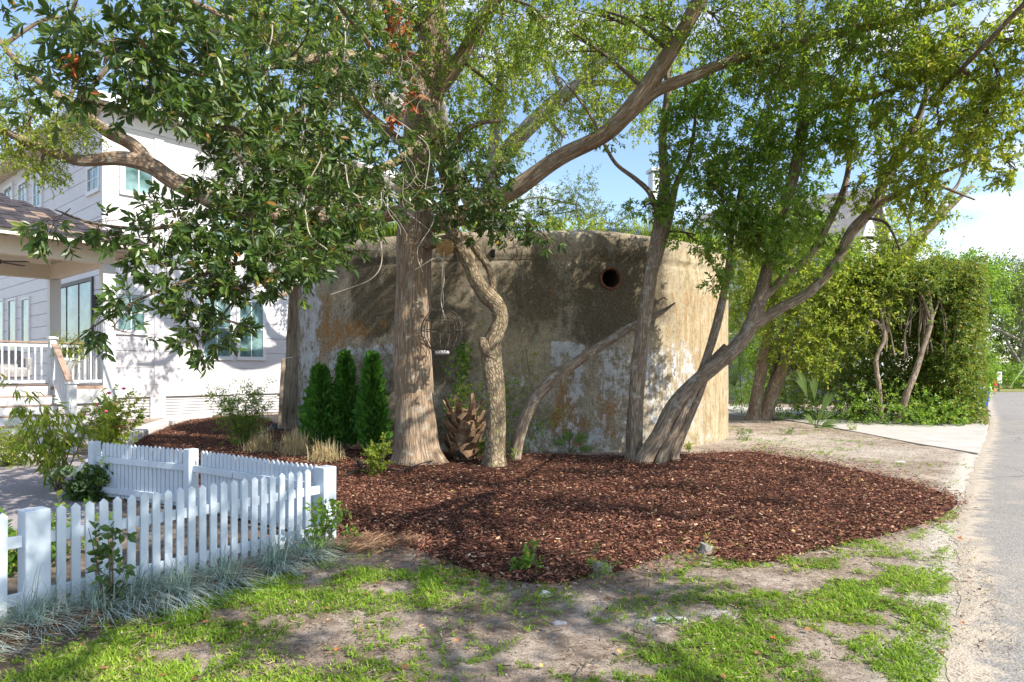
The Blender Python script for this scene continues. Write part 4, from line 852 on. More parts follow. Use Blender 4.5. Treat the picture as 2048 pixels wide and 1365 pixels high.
cl = [(700, 40, 180, 60, 12, 1.2, 130), (560, 70, 120, 60, 11, 1, 90), (840, 60, 120, 70, 12, 1., 90), (960, 60, 110, 60, 12.3, 1, 60), (760, 170, 80, 60, 12.2, 1, 60), (1090, 40, 100, 45, 12, 1, 60), (1200, 20, 90, 40, 12, 1, 50),
      (900, 300, 40, 90, 12.6, .6, 50), (1430, 30, 110, 45, 11.5, 1, 90), (1570, 50, 120, 55, 11.2, 1, 120), (1690, 30, 120, 50, 11, 1, 110), (1480, 110, 90, 40, 11.8, .8, 60), (1560, 140, 100, 40, 11.4, .8, 70), (1700, 110, 90, 40, 11, .8, 70), (1850, 20, 100, 40, 10.6, 1, 80), (1280, 30, 90, 40, 12, 1, 40),
      (650, 130, 110, 60, 11.6, 1, 70), (470, 20, 120, 40, 10.4, 1, 60), (880, 180, 50, 50, 12.5, .5, 40), (1010, 30, 90, 50, 12.2, .8, 60), (940, 330, 45, 60, 12.4, .5, 36), (1150, 70, 90, 40, 12, .8, 40), (1010, 190, 70, 50, 12.6, .6, 30), (1330, 60, 60, 40, 12, .6, 30), (1220, 250, 50, 25, 12.6, .4, 12),
      (500, -110, 250, 70, 10.5, 1.5, 120), (900, -120, 250, 70, 11.5, 1.5, 120), (1400, -110, 250, 70, 10.5, 1.5, 130), (1900, -120, 200, 70, 9.5, 1.5, 120), (1250, -350, 300, 100, 8, 1.6, 120)]
crown(oak, dens(cl, 2.3), PO, .1, M['leaf_oak'], 8, .28, 11, .25, False, .2, clump=.22, per_sub=13, ros=.35)
cl = [(60, 240, 75, 55, 10.8, .6, 130), (30, 160, 60, 50, 10.6, .6, 90), (80, 335, 22, 25, 10.7, .3, 40), (50, 290, 60, 25, 10.6, .4, 60), (150, 250, 50, 35, 10.8, .4, 45), (150, 40, 70, 30, 11, .5, 45), (240, 95, 80, 60, 11.4, .5, 60), (400, 210, 50, 40, 14, .6, 60), (10, 260, 40, 40, 10.3, .5, 50), (310, 30, 60, 30, 11.5, .5, 30)]
crown(oak, dens(cl, 1.8), PO, .062, M['leaf_bright'], 9, .22, 12, .3, False, .24, name='lichen_limb_leaves')

# gnarled laurel tree
DL_ = 12.8
gn = tree('laurel_tree', 988, 920, 'gnarled twisting laurel with bulging knots, leaning its big dark leaves over the fence')
rows = [[(988, 924, DL_, .25), (990, 880, DL_, .21), (992, 820, DL_, .2), (988, 765, DL_, .2), (982, 725, DL_, .2), (982, 695, DL_, .2), (992, 665, DL_, .175), (1001, 640, DL_, .16), (994, 612, DL_, .165), (972, 590, DL_, .185), (952, 560, DL_, .165), (940, 528, DL_, .16), (925, 503, DL_, .165), (910, 482, DL_, .165), (905, 455, DL_, .14), (902, 400, DL_, .14), (890, 340, 12.7, .15), (875, 280, 12.6, .155), (850, 210, 12.4, .15), (820, 130, 12.2, .14), (790, 60, 12, .12), (765, -20, 11.8, .1), (720, -140, 11.2, .06)]]
RK = .9
_, p1 = limbs(gn, rows, M['bark_gnarl'], 'trunk', 26, .13, .25, 8)
rows = [[(910, 480, DL_, .13), (885, 482, 12.9, .12), (855, 487, 13.05, .14), (830, 480, 13.2, .16)],
        [(915, 470, DL_, .09), (945, 492, 12.9, .085), (972, 528, 12.95, .075), (985, 562, 12.95, .07), (987, 605, 12.85, .08)],
        [(990, 715, 12.75, .12), (972, 702, 12.7, .12), (966, 686, 12.66, .1), (966, 676, 12.64, .05)],
        [(885, 335, 12.6, .07), (905, 298, 12.5, .065), (930, 262, 12.5, .055), (965, 246, 12.5, .045), (1003, 242, 12.5, .035)],
        [(870, 270, 12.6, .1), (780, 330, 11.3, .08), (680, 360, 10, .065), (560, 380, 8.7, .05), (450, 410, 8, .035), (330, 455, 7.5, .022), (200, 450, 7.1, .015), (110, 420, 6.9, .008)],
        [(820, 130, 12.2, .1), (700, 110, 10.5, .08), (560, 130, 9, .06), (420, 150, 7.8, .04), (260, 110, 6.9, .025), (130, 60, 6.5, .01)],
        [(680, 360, 10, .05), (610, 450, 9, .045), (520, 510, 8.2, .03), (420, 545, 7.6, .022), (300, 590, 7.3, .015), (200, 645, 7.2, .01), (140, 690, 7.2, .006)],
        [(560, 480, 8.5, .03), (500, 560, 8, .02), (430, 650, 7.6, .012), (380, 700, 7.5, .006)],
        [(700, 110, 10.5, .05), (600, 220, 9.3, .04), (480, 260, 8.3, .03), (350, 230, 7.3, .02), (200, 210, 6.8, .01)],
        [(902, 400, DL_, .06), (960, 380, 12, .05), (1010, 420, 11.5, .03), (1060, 450, 11.3, .015)],
        [(740, 90, 11, .05), (620, -60, 8.5, .04), (450, -200, 6.5, .03), (200, -400, 5.2, .02)]]
_, p2 = limbs(gn, rows, M['bark_gnarl'], 'limb', 16, .12)
RK = 1.
v, f, u = tube([W(893, 494, 12.72), W(888, 497, 12.58)], [.155, .15], 20, 2, .04, False); n_ = len(v)
cut = obj('cut_face', mesh('cut_face', np.vstack([v, [W(887, 497.5, 12.575)]]), [tuple(q) for q in f] + [(n_ - 20 + j, n_ - 20 + (j + 1) % 20, n_) for j in range(20)]), M['cut'], gn)
PG = np.vstack([p1, p2])
cl = [(220, 90, 110, 60, 6.6, .5, 70), (330, 130, 110, 70, 6.8, .6, 95), (420, 60, 120, 55, 7.2, .6, 80), (160, 200, 80, 40, 6.7, .4, 38), (300, 205, 90, 30, 6.9, .4, 50), (250, 170, 100, 40, 6.8, .4, 60),
      (530, 150, 110, 90, 8, .7, 120), (620, 60, 100, 70, 8.6, .7, 80), (640, 250, 90, 80, 8.7, .7, 120), (450, 230, 60, 50, 7.6, .5, 45), (740, 240, 70, 90, 10, .7, 90), (700, 130, 70, 60, 10, .7, 60),
      (560, 340, 90, 60, 8.2, .6, 100), (500, 300, 50, 30, 7.8, .4, 28), (500, 430, 95, 60, 7.9, .6, 130), (600, 430, 80, 70, 8.6, .6, 110), (690, 370, 70, 90, 9.6, .6, 120), (540, 520, 90, 50, 7.8, .5, 95), (450, 520, 60, 40, 7.5, .4, 50), (630, 500, 40, 30, 8.6, .4, 30),
      (430, 575, 70, 35, 7.4, .4, 46), (500, 580, 30, 35, 7.6, .3, 12), (400, 650, 38, 35, 7.3, .3, 26), (500, 655, 22, 22, 7.5, .2, 6), (390, 690, 18, 16, 7.3, .15, 6),
      (130, 430, 55, 18, 7, .15, 14), (200, 440, 50, 25, 7.1, .2, 14), (300, 455, 60, 30, 7.3, .2, 20), (250, 500, 45, 22, 7.2, .2, 12), (380, 440, 45, 30, 7.6, .3, 18), (430, 330, 30, 20, 7.8, .2, 8), (300, 480, 30, 18, 7.3, .2, 6),
      (330, 570, 45, 22, 7.3, .2, 14), (260, 600, 40, 22, 7.2, .2, 12), (200, 625, 22, 20, 7.1, .15, 6), (230, 660, 18, 14, 7.1, .12, 4), (650, 480, 60, 25, 9.3, .3, 30), (660, 530, 20, 20, 9.5, .2, 6),
      (950, 380, 60, 45, 11.6, .5, 70), (1000, 430, 70, 30, 11.4, .4, 70), (1075, 455, 40, 18, 11.3, .3, 25), (930, 440, 40, 25, 11.8, .3, 30), (880, 390, 40, 40, 12, .3, 30), (990, 340, 25, 25, 11.8, .3, 16), (1100, 480, 12, 10, 11.2, .2, 4), (850, 330, 40, 60, 11.8, .4, 50), (780, 400, 60, 40, 11, .5, 50),
      (900, 250, 30, 40, 12.2, .3, 26), (500, -100, 220, 70, 7.5, .9, 120), (150, -120, 200, 70, 6.3, .8, 80), (300, -350, 300, 100, 5.6, 1., 110)]
cl = [(a, b, c, d, e, g_, n * (.7 if b < 260 else .95)) for a, b, c, d, e, g_, n in cl]
crown(gn, cl, PG, .13, M['leaf_laurel'], 9, .26, 21, .2, True, .185, split=290, clump=.24, per_sub=8, up=.45, jit=.6, br=.014, ros=.55)
# dangling pale roots and dry vine leaves
dg = thing('hanging_vine', W(770, 0, 9.5), 'pale leafless grapevine stems dangling from the laurel canopy', 'vine')
parts = []; r = np.random.default_rng(4)
for pts in ([(530, -20), (545, 60), (528, 130), (520, 200), (480, 240)], [(600, 120), (610, 230), (600, 300), (598, 325)], [(660, -10), (690, 60), (682, 180), (680, 280), (655, 330), (652, 400), (668, 455), (690, 520)], [(720, -20), (700, 40), (665, 140), (672, 240)], [(775, 300), (810, 360), (868, 430), (835, 500), (845, 545)],
            [(610, 420), (620, 470), (655, 500)], [(735, 420), (760, 480), (762, 530), (740, 560), (690, 580), (660, 590)], [(740, 90), (750, 200), (820, 260), (858, 300), (850, 380)], [(830, 540), (880, 515), (888, 560), (882, 600), (890, 640)], [(690, 330), (700, 380), (730, 400)], [(800, 250), (780, 330), (790, 400), (870, 470)], [(560, 250), (640, 300), (620, 360), (600, 420)]):
    d_ = 7.6 + 1.8 * r.random() if pts[0][0] < 700 else 11 + r.random(); parts.append(tube([W(a, b, d_) for a, b in pts], [.011 - .006 * i / len(pts) for i in range(len(pts))], 5, 7, 0, True))
for i in range(46):
    x, y = r.uniform(560, 860), r.uniform(60, 420); d_ = r.uniform(8.5, 11.5); P_ = [(x, y)]
    for k in range(4): x += r.normal() * 18; y += r.uniform(-12, 42); P_.append((x, y))
    parts.append(tube([W(a, b, d_) for a, b in P_], [.005, .004, .0035, .003, .002], 4, 4, 0, True))
tubes_obj('stems', parts, M['pale_twig'], dg)
O, D = sprays([(800, 40, 18, 60, 11.4, .15, 14), (805, 110, 15, 50, 11.4, .15, 9), (812, 200, 12, 40, 11.4, .15, 8), (795, 225, 16, 22, 11.4, .15, 7), (168, 100, 10, 10, 6.3, .08, 3)], 3, .16, 1.2, 5, .1, 4); P, A, Nn, LL, _ = spray_leaves(O, D, 3, .16, .15, 5, .2, .8, .6)
obj('dry_leaves', leafmesh('dry_leaves', P, A, Nn, LL, .22, True, .4), M['leaf_red'], dg)['kind'] = 'stuff'

# leaning bare trunk across the bunker
ln_ = tree('leaning_tree', 1028, 908, 'bare leaning trunk curving up across the bunker wall to a broken tip')
RK = .85
_, _ = limbs(ln_, [[(1026, 915, 13.7, .15), (1036, 878, 13.7, .155), (1052, 830, 13.75, .15), (1078, 788, 13.8, .13), (1115, 752, 13.85, .125), (1165, 716, 13.9, .118), (1215, 684, 14, .11), (1262, 655, 14.05, .1), (1300, 637, 14.1, .08), (1328, 622, 14.15, .05), (1350, 606, 14.15, .015)], [(1270, 655, 14.05, .05), (1320, 600, 14, .02), (1335, 600, 14, .01)]], M['bark_myrtle'], 'trunk', 18, .13, .15)

RK = 1.
# multi stemmed wax myrtle
DM = 13.4
mm = tree('wax_myrtle', 1290, 912, 'multi stemmed wax myrtle whose bent trunks fan out before the bunker')
rows = [[(1268, 912, DM, .24), (1268, 870, DM, .215), (1270, 820, DM, .2), (1278, 720, DM, .185), (1288, 640, DM, .18), (1300, 560, DM, .18), (1312, 500, DM, .18), (1324, 430, DM, .17), (1330, 360, DM, .13), (1325, 280, DM, .11), (1335, 180, 13.3, .09), (1330, 80, 13.1, .07), (1322, -30, 13, .05), (1300, -150, 12.8, .03)],
        [(1290, 918, 13.1, .22), (1318, 872, 13.1, .2), (1345, 820, 13.1, .195), (1378, 778, 13.1, .19), (1430, 732, 13.1, .185), (1478, 688, 13.1, .18), (1508, 635, 13.1, .17), (1528, 565, 13.1, .155), (1542, 500, 13.1, .14), (1562, 430, 13.1, .13), (1590, 340, 13.1, .14), (1604, 250, 13, .12), (1608, 150, 13, .11), (1600, 50, 12.8, .09), (1595, -60, 12.6, .06), (1590, -200, 12.4, .03)],
        [(1322, 920, 13.0, .14), (1345, 870, 13.05, .12), (1378, 800, 13.1, .11), (1402, 745, 13.3, .1), (1425, 680, 13.3, .1), (1445, 600, 13.3, .1), (1458, 530, 13.3, .09), (1465, 460, 13.3, .06), (1480, 380, 13.2, .04)],
        [(1345, 908, 13.5, .2), (1368, 850, 13.5, .15), (1395, 790, 13.5, .13), (1420, 730, 13.5, .1), (1450, 690, 13.5, .05)],
        [(1500, 655, 13.1, .13), (1560, 617, 13.05, .125), (1618, 585, 13, .12), (1668, 530, 12.9, .12), (1703, 465, 12.8, .125), (1742, 420, 12.6, .12), (1775, 350, 12.5, .115), (1812, 280, 12.3, .1), (1845, 215, 12.1, .07), (1862, 120, 11.9, .04)],
        [(1515, 610, 13.1, .11), (1570, 553, 13, .1), (1620, 510, 12.9, .09), (1660, 440, 12.9, .08), (1690, 370, 12.9, .07), (1704, 280, 12.8, .05)],
        [(1745, 415, 12.6, .09), (1800, 385, 12.3, .075), (1850, 360, 12, .06), (1920, 330, 11.6, .04), (2000, 290, 11.2, .02)],
        [(1775, 345, 12.5, .08), (1825, 300, 12.2, .065), (1880, 250, 11.8, .05), (1950, 200, 11.3, .035), (2020, 150, 11, .02)],
        [(1602, 260, 13, .08), (1650, 215, 12.7, .07), (1740, 195, 12.2, .06), (1820, 165, 11.6, .04), (1890, 120, 11, .03), (1980, 80, 10, .02)],
        [(1318, 440, DM, .08), (1300, 388, DM, .065), (1270, 358, 13.3, .06), (1232, 328, 13.2, .05), (1207, 285, 13.1, .045), (1180, 230, 13, .035), (1130, 165, 12.9, .02), (1110, 150, 12.9, .01)],
        [(1312, 530, 13.5, .12), (1335, 450, 13.5, .11), (1352, 370, 13.5, .08), (1378, 315, 13.4, .06), (1388, 260, 13.3, .045), (1395, 180, 13.2, .03)],
        [(1860, 200, 12, .05), (1960, 100, 9.5, .045), (2100, -50, 7.5, .04), (2300, -300, 6, .03)], [(1700, 50, 12.6, .05), (1800, -150, 10, .05), (1900, -450, 7.5, .04), (1900, -900, 5.6, .03)], [(1850, 360, 12, .05), (1950, 400, 11.8, .02)]]
RK = .76
_, PM = limbs(mm, rows, M['bark_myrtle'], 'trunk', 20, .13, .2)
RK = 1.
cl = [(1440, 190, 90, 60, 12.9, .9, 150), (1400, 300, 70, 80, 13, .8, 150), (1480, 290, 80, 90, 13, .8, 200), (1440, 400, 70, 70, 12.9, .8, 170), (1520, 420, 90, 80, 12.8, .8, 230), (1560, 300, 80, 90, 13.2, .8, 190), (1600, 430, 60, 70, 13.2, .8, 120), (1480, 490, 60, 50, 12.7, .6, 110), (1560, 500, 70, 50, 12.7, .6, 130), (1640, 470, 60, 50, 13.2, .6, 80),
      (1680, 190, 90, 50, 12.6, .8, 130), (1640, 290, 60, 60, 12.9, .7, 90), (1700, 270, 70, 50, 12.6, .8, 110), (1620, 150, 70, 50, 12.8, .8, 90), (1540, 200, 60, 50, 12.9, .8, 90), (1390, 230, 40, 40, 13, .5, 40), (1345, 240, 40, 50, 13.3, .5, 35), (1300, 150, 50, 60, 13.3, .6, 30), (1430, 550, 30, 35, 12.9, .3, 16), (1390, 470, 40, 40, 13, .3, 40), (1345, 390, 30, 50, 13.3, .4, 30), (1285, 415, 40, 30, 13.2, .3, 36), (1320, 330, 30, 50, 13.3, .3, 24),
      (1440, 120, 70, 40, 12.6, .8, 60)]
crown(mm, dens(cl, 1.45), PM, .096, M['leaf_myrtle'], 9, .24, 31, .15, False, .25, clump=.2, per_sub=14, ros=.3)
cl = [(1800, 90, 110, 50, 11.3, .8, 150), (1930, 60, 90, 50, 10.6, .8, 130), (1900, 160, 110, 55, 10.8, .8, 170), (2000, 150, 70, 60, 10.2, .8, 120), (1980, 240, 80, 55, 10.4, .7, 130), (1880, 250, 80, 40, 11.2, .6, 90), (1950, 320, 90, 22, 11, .5, 70), (1850, 330, 60, 35, 11.6, .5, 70), (1800, 350, 40, 60, 12, .5, 50), (1850, 400, 50, 40, 11.6, .5, 55), (1750, 250, 70, 45, 12, .6, 80), (1760, 150, 80, 50, 11.6, .8, 110), (2040, 60, 50, 70, 9.8, .7, 70), (2020, 330, 40, 20, 10.8, .4, 24), (1820, 450, 24, 40, 12, .3, 18), (1740, 330, 40, 40, 12.3, .5, 30), (1700, 370, 50, 30, 12.5, .5, 36), (1800, 500, 12, 30, 12, .2, 6),
      (2150, 100, 90, 120, 9.5, .9, 120), (2150, 260, 70, 50, 10, .7, 50), (1750, 20, 80, 30, 11.4, .8, 60)]
crown(mm, dens(cl, 1.25), PM, .09, M['leaf_bright'], 9, .24, 32, .25, False, .27, clump=.2, per_sub=14, ros=.3, name='outer_crown')
# unseen crown above the frame, its clumps placed to shade chosen ground spots
cl = []
for (x, y, rx, ry, z, n) in ((-3.3, 5.5, 1.0, .7, 6.6, 190), (-2.4, 6.3, 1.0, .7, 6.9, 190), (-4.2, 8.2, 1.3, .8, 7, 150), (-3.6, 5.0, .7, .7, 6.4, 90), (-1.2, 8.1, 1.4, .6, 6.5, 170), (.6, 9.0, 1.4, .45, 6.4, 130), (1.9, 8.4, 1.0, .25, 6.6, 36), (2.7, 10.3, 1.1, .3, 6.3, 46), (3.9, 9.1, .9, .18, 6.6, 24), (-.9, 10.8, 1.6, .7, 6.8, 150),
        (.9, 11.8, 1.7, .5, 6.6, 120), (2.4, 12.6, 1.2, .5, 6.2, 60), (-.7, 6.4, 1.0, .32, 6.6, 90), (.3, 5.8, .9, .35, 6.4, 95), (1.1, 5.4, .6, .2, 6.6, 36), (.15, 4.9, .55, .35, 6.8, 60), (-1.9, 4.6, .5, .25, 7, 18), (-.3, 3.9, .7, .25, 7, 26), (1.2, 3.7, .5, .2, 6.8, 16), (-2.6, 3.9, .8, .3, 6.5, 30),
        (4.4, 10.7, .8, .15, 6.4, 14), (5.1, 12.2, .6, .2, 6, 12), (-2.5, 12.3, 1.5, .8, 7.2, 90)):
    t_ = z / S.z; cl.append(('w', x + S.x * t_, y + S.y * t_, z, rx * .9, ry * .9, .35, n * 1.9))
crown(mm, cl, PM, .085, M['leaf_myrtle'], 9, .26, 33, .2, False, .26, name='shading_crown')

# tree behind the bunker
rt = tree('live_oak', 985, 900, 'grey limbed live oak behind the bunker with loose yellow green foliage', d=29.)
DR = 28.5
_, PR = limbs(rt, [[(985, 822, 29, .6), (985, 640, 29, .5), (980, 460, 28.8, .42), (985, 350, 28.5, .35), (1030, 285, 28, .34), (1100, 215, 27.5, .32), (1155, 172, 27, .26), (1205, 128, 26.5, .2), (1260, 90, 26, .14)], [(985, 380, 28.6, .3), (990, 250, 28.5, .22), (1000, 130, 28, .15), (960, 30, 28, .1)], [(1160, 172, 27, .15), (1220, 165, 27, .12), (1290, 180, 27, .08)], [(1155, 172, 27, .18), (1190, 110, 27, .15), (1245, 90, 26.8, .1), (1240, 60, 26.8, .08)], [(980, 470, 28.8, .25), (800, 380, 28, .2), (650, 300, 27.5, .12), (450, 220, 27, .08)]], M['bark_grey'], 'trunk', 16, .12)
_, PR_shadow = limbs(rt, [[(982, 480, 28.8, .34), (900, 330, 26, .32), (820, 240, 23, .3), (700, 150, 21.5, .26), (560, 90, 20.5, .2), (420, 60, 20, .14)], [(820, 240, 23, .22), (790, 120, 22, .2), (740, 0, 21, .16), (700, -120, 20.5, .1)], [(900, 330, 26, .2), (880, 200, 24, .18), (860, 60, 23, .14), (900, -80, 22, .1)], [(700, 150, 21.5, .14), (640, 230, 21, .1), (560, 260, 20.6, .06)]], M['bark_grey'], 'limb', 12, .12); PR = np.vstack([PR, PR_shadow])  # second set: limbs added behind the oak crown to cast shadows on the house
cl = [(1000, 150, 70, 50, 27, 1.5, 120), (1080, 110, 70, 50, 27, 1.5, 110), (970, 230, 50, 40, 27, 1.2, 70), (1120, 215, 45, 35, 26.5, 1, 45), (1200, 210, 70, 35, 26, 1.2, 80), (1230, 120, 70, 60, 26, 1.5, 100), (1150, 60, 80, 50, 27, 1.5, 70), (1290, 210, 50, 60, 26, 1.2, 60), (1010, 290, 35, 30, 27, 1, 35), (1260, 60, 70, 45, 26, 1.5, 60), (1320, 100, 50, 60, 26, 1, 60), (940, 120, 40, 60, 27, 1, 50), (1130, 275, 25, 14, 26, .6, 10), (1000, 60, 90, 50, 27, 1.5, 60),
      (480, 230, 90, 50, 27, 1.5, 150), (400, 190, 80, 40, 27, 1.5, 90), (620, 330, 80, 60, 28, 1.5, 110), (740, 400, 60, 50, 28, 1.5, 90), (560, 250, 60, 50, 28, 1.5, 70), (700, 250, 90, 60, 28, 1.5, 90), (620, 60, 90, 50, 21, 1, 60), (480, 70, 80, 50, 20, 1, 50), (760, -30, 90, 50, 21, 1, 60), (560, 250, 60, 40, 20.6, .8, 30), (860, 40, 50, 60, 23, 1, 30)]  # the closer rows are leaves for the added shadow-casting limbs
crown(rt, dens(cl, 1.8), PR, .15, M['leaf_bright'], 11, .6, 51, .35, False, .26, bmat=M['bark_grey'], br=.05)
rt2 = tree('live_oak', 1170, 900, 'small airy live oak peeping over the bunker beside the white cloud', d=34.)
_, P_ = limbs(rt2, [[(1175, 812, 34, .3), (1170, 600, 34, .2), (1162, 480, 34, .09), (1152, 410, 34, .05)]], M['bark_grey'], 'trunk', 10)
crown(rt2, dens([(1160, 390, 30, 30, 34, 1, 30), (1110, 405, 40, 22, 34, 1, 36), (1190, 430, 35, 20, 34, 1, 30), (1080, 430, 60, 20, 34, 1, 40), (1240, 450, 30, 18, 33, 1, 26), (990, 440, 60, 25, 34, 1, 50), (1210, 470, 40, 10, 33, 1, 20)], 3), P_, .13, M['leaf_far'], 11, .55, 52, .2, False, .26)

# twin trunked tree by the driveway, behind the bunker's shoulder
D2 = 24.5
tw = tree('camphor_tree', 1515, 838, 'three leaning trunks with glowing yellow green crown between bunker and driveway')
rows = [[(1506, 846, D2, .34), (1512, 800, D2, .3), (1524, 730, D2, .28), (1540, 650, D2, .24), (1552, 570, D2, .2), (1580, 470, D2, .14), (1600, 380, D2, .1)],
        [(1526, 846, D2, .34), (1545, 790, D2, .3), (1565, 740, D2, .29), (1590, 685, D2, .27), (1640, 625, D2, .23), (1710, 578, D2, .22), (1770, 540, D2, .22), (1820, 495, D2, .22), (1870, 445, D2, .19), (1905, 410, D2, .12), (1945, 372, D2, .07)],
        [(1522, 840, 25, .18), (1545, 760, 25, .17), (1562, 680, 25, .16), (1585, 600, 25, .13)],
        [(1868, 448, D2, .12), (1890, 400, D2, .1), (1915, 370, D2, .07), (1930, 330, D2, .03)], [(1640, 625, D2, .15), (1700, 480, 24, .1), (1750, 400, 24, .06)]]
RK = .72
_, P_ = limbs(tw, rows, M['bark_myrtle'], 'trunk', 18, .1, .2)
RK = 1.
cl = [(1560, 560, 70, 45, 23.5, 1.2, 150), (1650, 580, 80, 60, 23, 1.2, 200), (1720, 530, 70, 40, 23, 1.2, 140), (1620, 670, 80, 60, 23, 1.2, 180), (1700, 640, 60, 50, 22.8, 1, 120), (1500, 610, 30, 60, 23.5, .8, 60), (1540, 690, 50, 50, 25.8, 1, 60), (1480, 560, 35, 50, 24, 1, 60), (1590, 740, 50, 40, 24.8, 1, 60), (1780, 490, 50, 35, 23, 1, 60), (1840, 400, 60, 30, 24, 1, 40), (1500, 480, 60, 40, 24, 1, 70), (1620, 500, 60, 40, 24, 1, 80), (1750, 560, 60, 40, 22.8, 1, 70)]
crown(tw, dens(cl, 2.2), P_, .13, M['leaf_bright'], 10, .5, 61, .2, False, .27, br=.04)

# ---------------------------------------------------------------- hedge and undergrowth
def leaf_mass(name, label, cat, base, cl, leaf, mat, seed, stems=(), smat=None, per=10, slen=.4, wdr=.27, group=None, clump=.35, up=.6, keep=None):
    t = thing(name, base, label, cat, group); O, D = sprays(cl, per, slen, .0, seed, clump, 7); P, A, Nn, LL, _ = spray_leaves(O, D, per, slen, leaf, seed, up, .7)
    k = P[:, 2] > .02
    if keep is not None: k &= keep(P)
    o = obj('foliage', leafmesh('foliage', P[k], A[k], Nn[k], LL[k], wdr, False), mat, t); o['kind'] = 'stuff'
    if stems:
        parts = []
        for s_ in stems: pts, rad = WP(s_); rad = [q * .62 for q in rad]; parts.append(tube(pts, rad, 8, 5, .12, True))
        tubes_obj('stems', parts, smat or M['bark_myrtle'], t)
    return t
def boxfol(x0, x1, y0, y1, d, rd, n, sx=4, sy=4):
    return [(x0 + (x1 - x0) * (i + .5) / sx, y0 + (y1 - y0) * (j + .5) / sy, (x1 - x0) / sx * .75, (y1 - y0) / sy * .75, d, rd, n / sx / sy) for i in range(sx) for j in range(sy)]
st = []
r = np.random.default_rng(15)
st.append([(1800, 838, 22.3, .2), (1812, 790, 22.2, .17), (1830, 745, 22.2, .16), (1848, 690, 22.2, .14), (1862, 640, 22.2, .12), (1858, 590, 22.2, .07), (1850, 550, 22.2, .04)])
st.append([(1763, 838, 22.5, .13), (1758, 780, 22.4, .12), (1752, 720, 22.4, .12), (1768, 680, 22.4, .11), (1764, 640, 22.4, .09), (1755, 590, 22.4, .06), (1745, 555, 22.4, .04)])
st.append([(1768, 665, 22.4, .07), (1755, 645, 22.4, .08), (1738, 640, 22.4, .06)]); st.append([(1764, 640, 22.4, .05), (1775, 600, 22.4, .04), (1790, 570, 22.4, .02)])
st.append([(1862, 640, 22.2, .08), (1842, 590, 22.2, .05), (1815, 565, 22.2, .03)]); st.append([(1862, 645, 22.2, .06), (1875, 610, 22.2, .04), (1885, 570, 22.2, .02)])
for i in range(22):
    x = r.uniform(1720, 1930); y = r.uniform(640, 720); st.append([(x, y, 22.5, .04), (x + r.normal() * 8, y - 60, 22.4, .03), (x + r.normal() * 22, y - 130, 22.3, .015)])
hcl = boxfol(1715, 1950, 530, 600, 23.2, 1.3, 3000, 6, 2) + boxfol(1868, 1958, 570, 840, 23.2, 1.3, 3300, 4, 6) + boxfol(1700, 1890, 575, 660, 24.2, .7, 1000, 5, 2) + boxfol(1690, 1890, 660, 830, 24.8, .8, 1600, 5, 4) + boxfol(1845, 1950, 560, 810, 26, 1.5, 1500, 3, 4)
leaf_mass('hedge', 'tall clipped hedge with bare stems showing inside, beside the driveway', 'hedge', (15.5, 23, 0), hcl, .12, M['leaf_hedge'], 71, st, M['bark_myrtle'], 10, .42, keep=lambda P: (P[:, 0] - 15.5 - .69 * (P[:, 1] - 22.3) < .05 * np.sin(P[:, 2] * 7)) & (P[:, 2] < 5.45 + .12 * np.sin(P[:, 0] * 5)))
leaf_mass('undergrowth', 'low dark green ground cover along the foot of the tall hedge', 'ground cover', (14, 22, 0), boxfol(1560, 1700, 795, 838, 24.5, .7, 200, 4, 1) + boxfol(1700, 1900, 798, 850, 22.3, .7, 380, 6, 1) + boxfol(1820, 1915, 820, 852, 21.9, .5, 130, 3, 1), .1, M['leaf_myrtle'], 72, per=9, slen=.25, keep=lambda P: P[:, 0] - 15.4 - .69 * (P[:, 1] - 22.3) < 0)
leaf_mass('viburnum_shrub', 'dull grey green shrub filling the gap between leaning trunks and hedge', 'shrub', (11.5, 26, 0), boxfol(1590, 1720, 690, 810, 26.5, .9, 1000, 3, 3), .09, M['leaf_far'], 73, per=9, slen=.3)
leaf_mass('shrub', 'dark leafy shrub between the bunker edge and leaning trunks', 'shrub', (9, 28, 0), boxfol(1468, 1540, 560, 820, 29, 1, 900, 2, 5), .11, M['leaf_myrtle'], 74, per=9, slen=.35)
leaf_mass('backdrop_shrubs', 'bushy green growth farther along the driveway behind the leaning trunks', 'shrubs', (14, 34, 0), boxfol(1470, 1770, 540, 810, 36, 1.2, 2400, 6, 5), .16, M['leaf_far'], 75, per=9, slen=.6)
leaf_mass('round_topiary', 'rounded clipped shrub beyond the hedge end beside the road', 'shrub', (27, 37, 0), boxfol(1964, 1978, 695, 775, 38, .7, 260, 2, 4), .12, M['leaf_myrtle'], 76, per=9, slen=.3)
leaf_mass('low_box_hedge', 'low square clipped box hedge at the kerb past the blue bin', 'hedge', (24, 33, 0), boxfol(1950, 1966, 786, 802, 33.5, .4, 120, 2, 1), .09, M['leaf_bright'], 77, per=8, slen=.2)
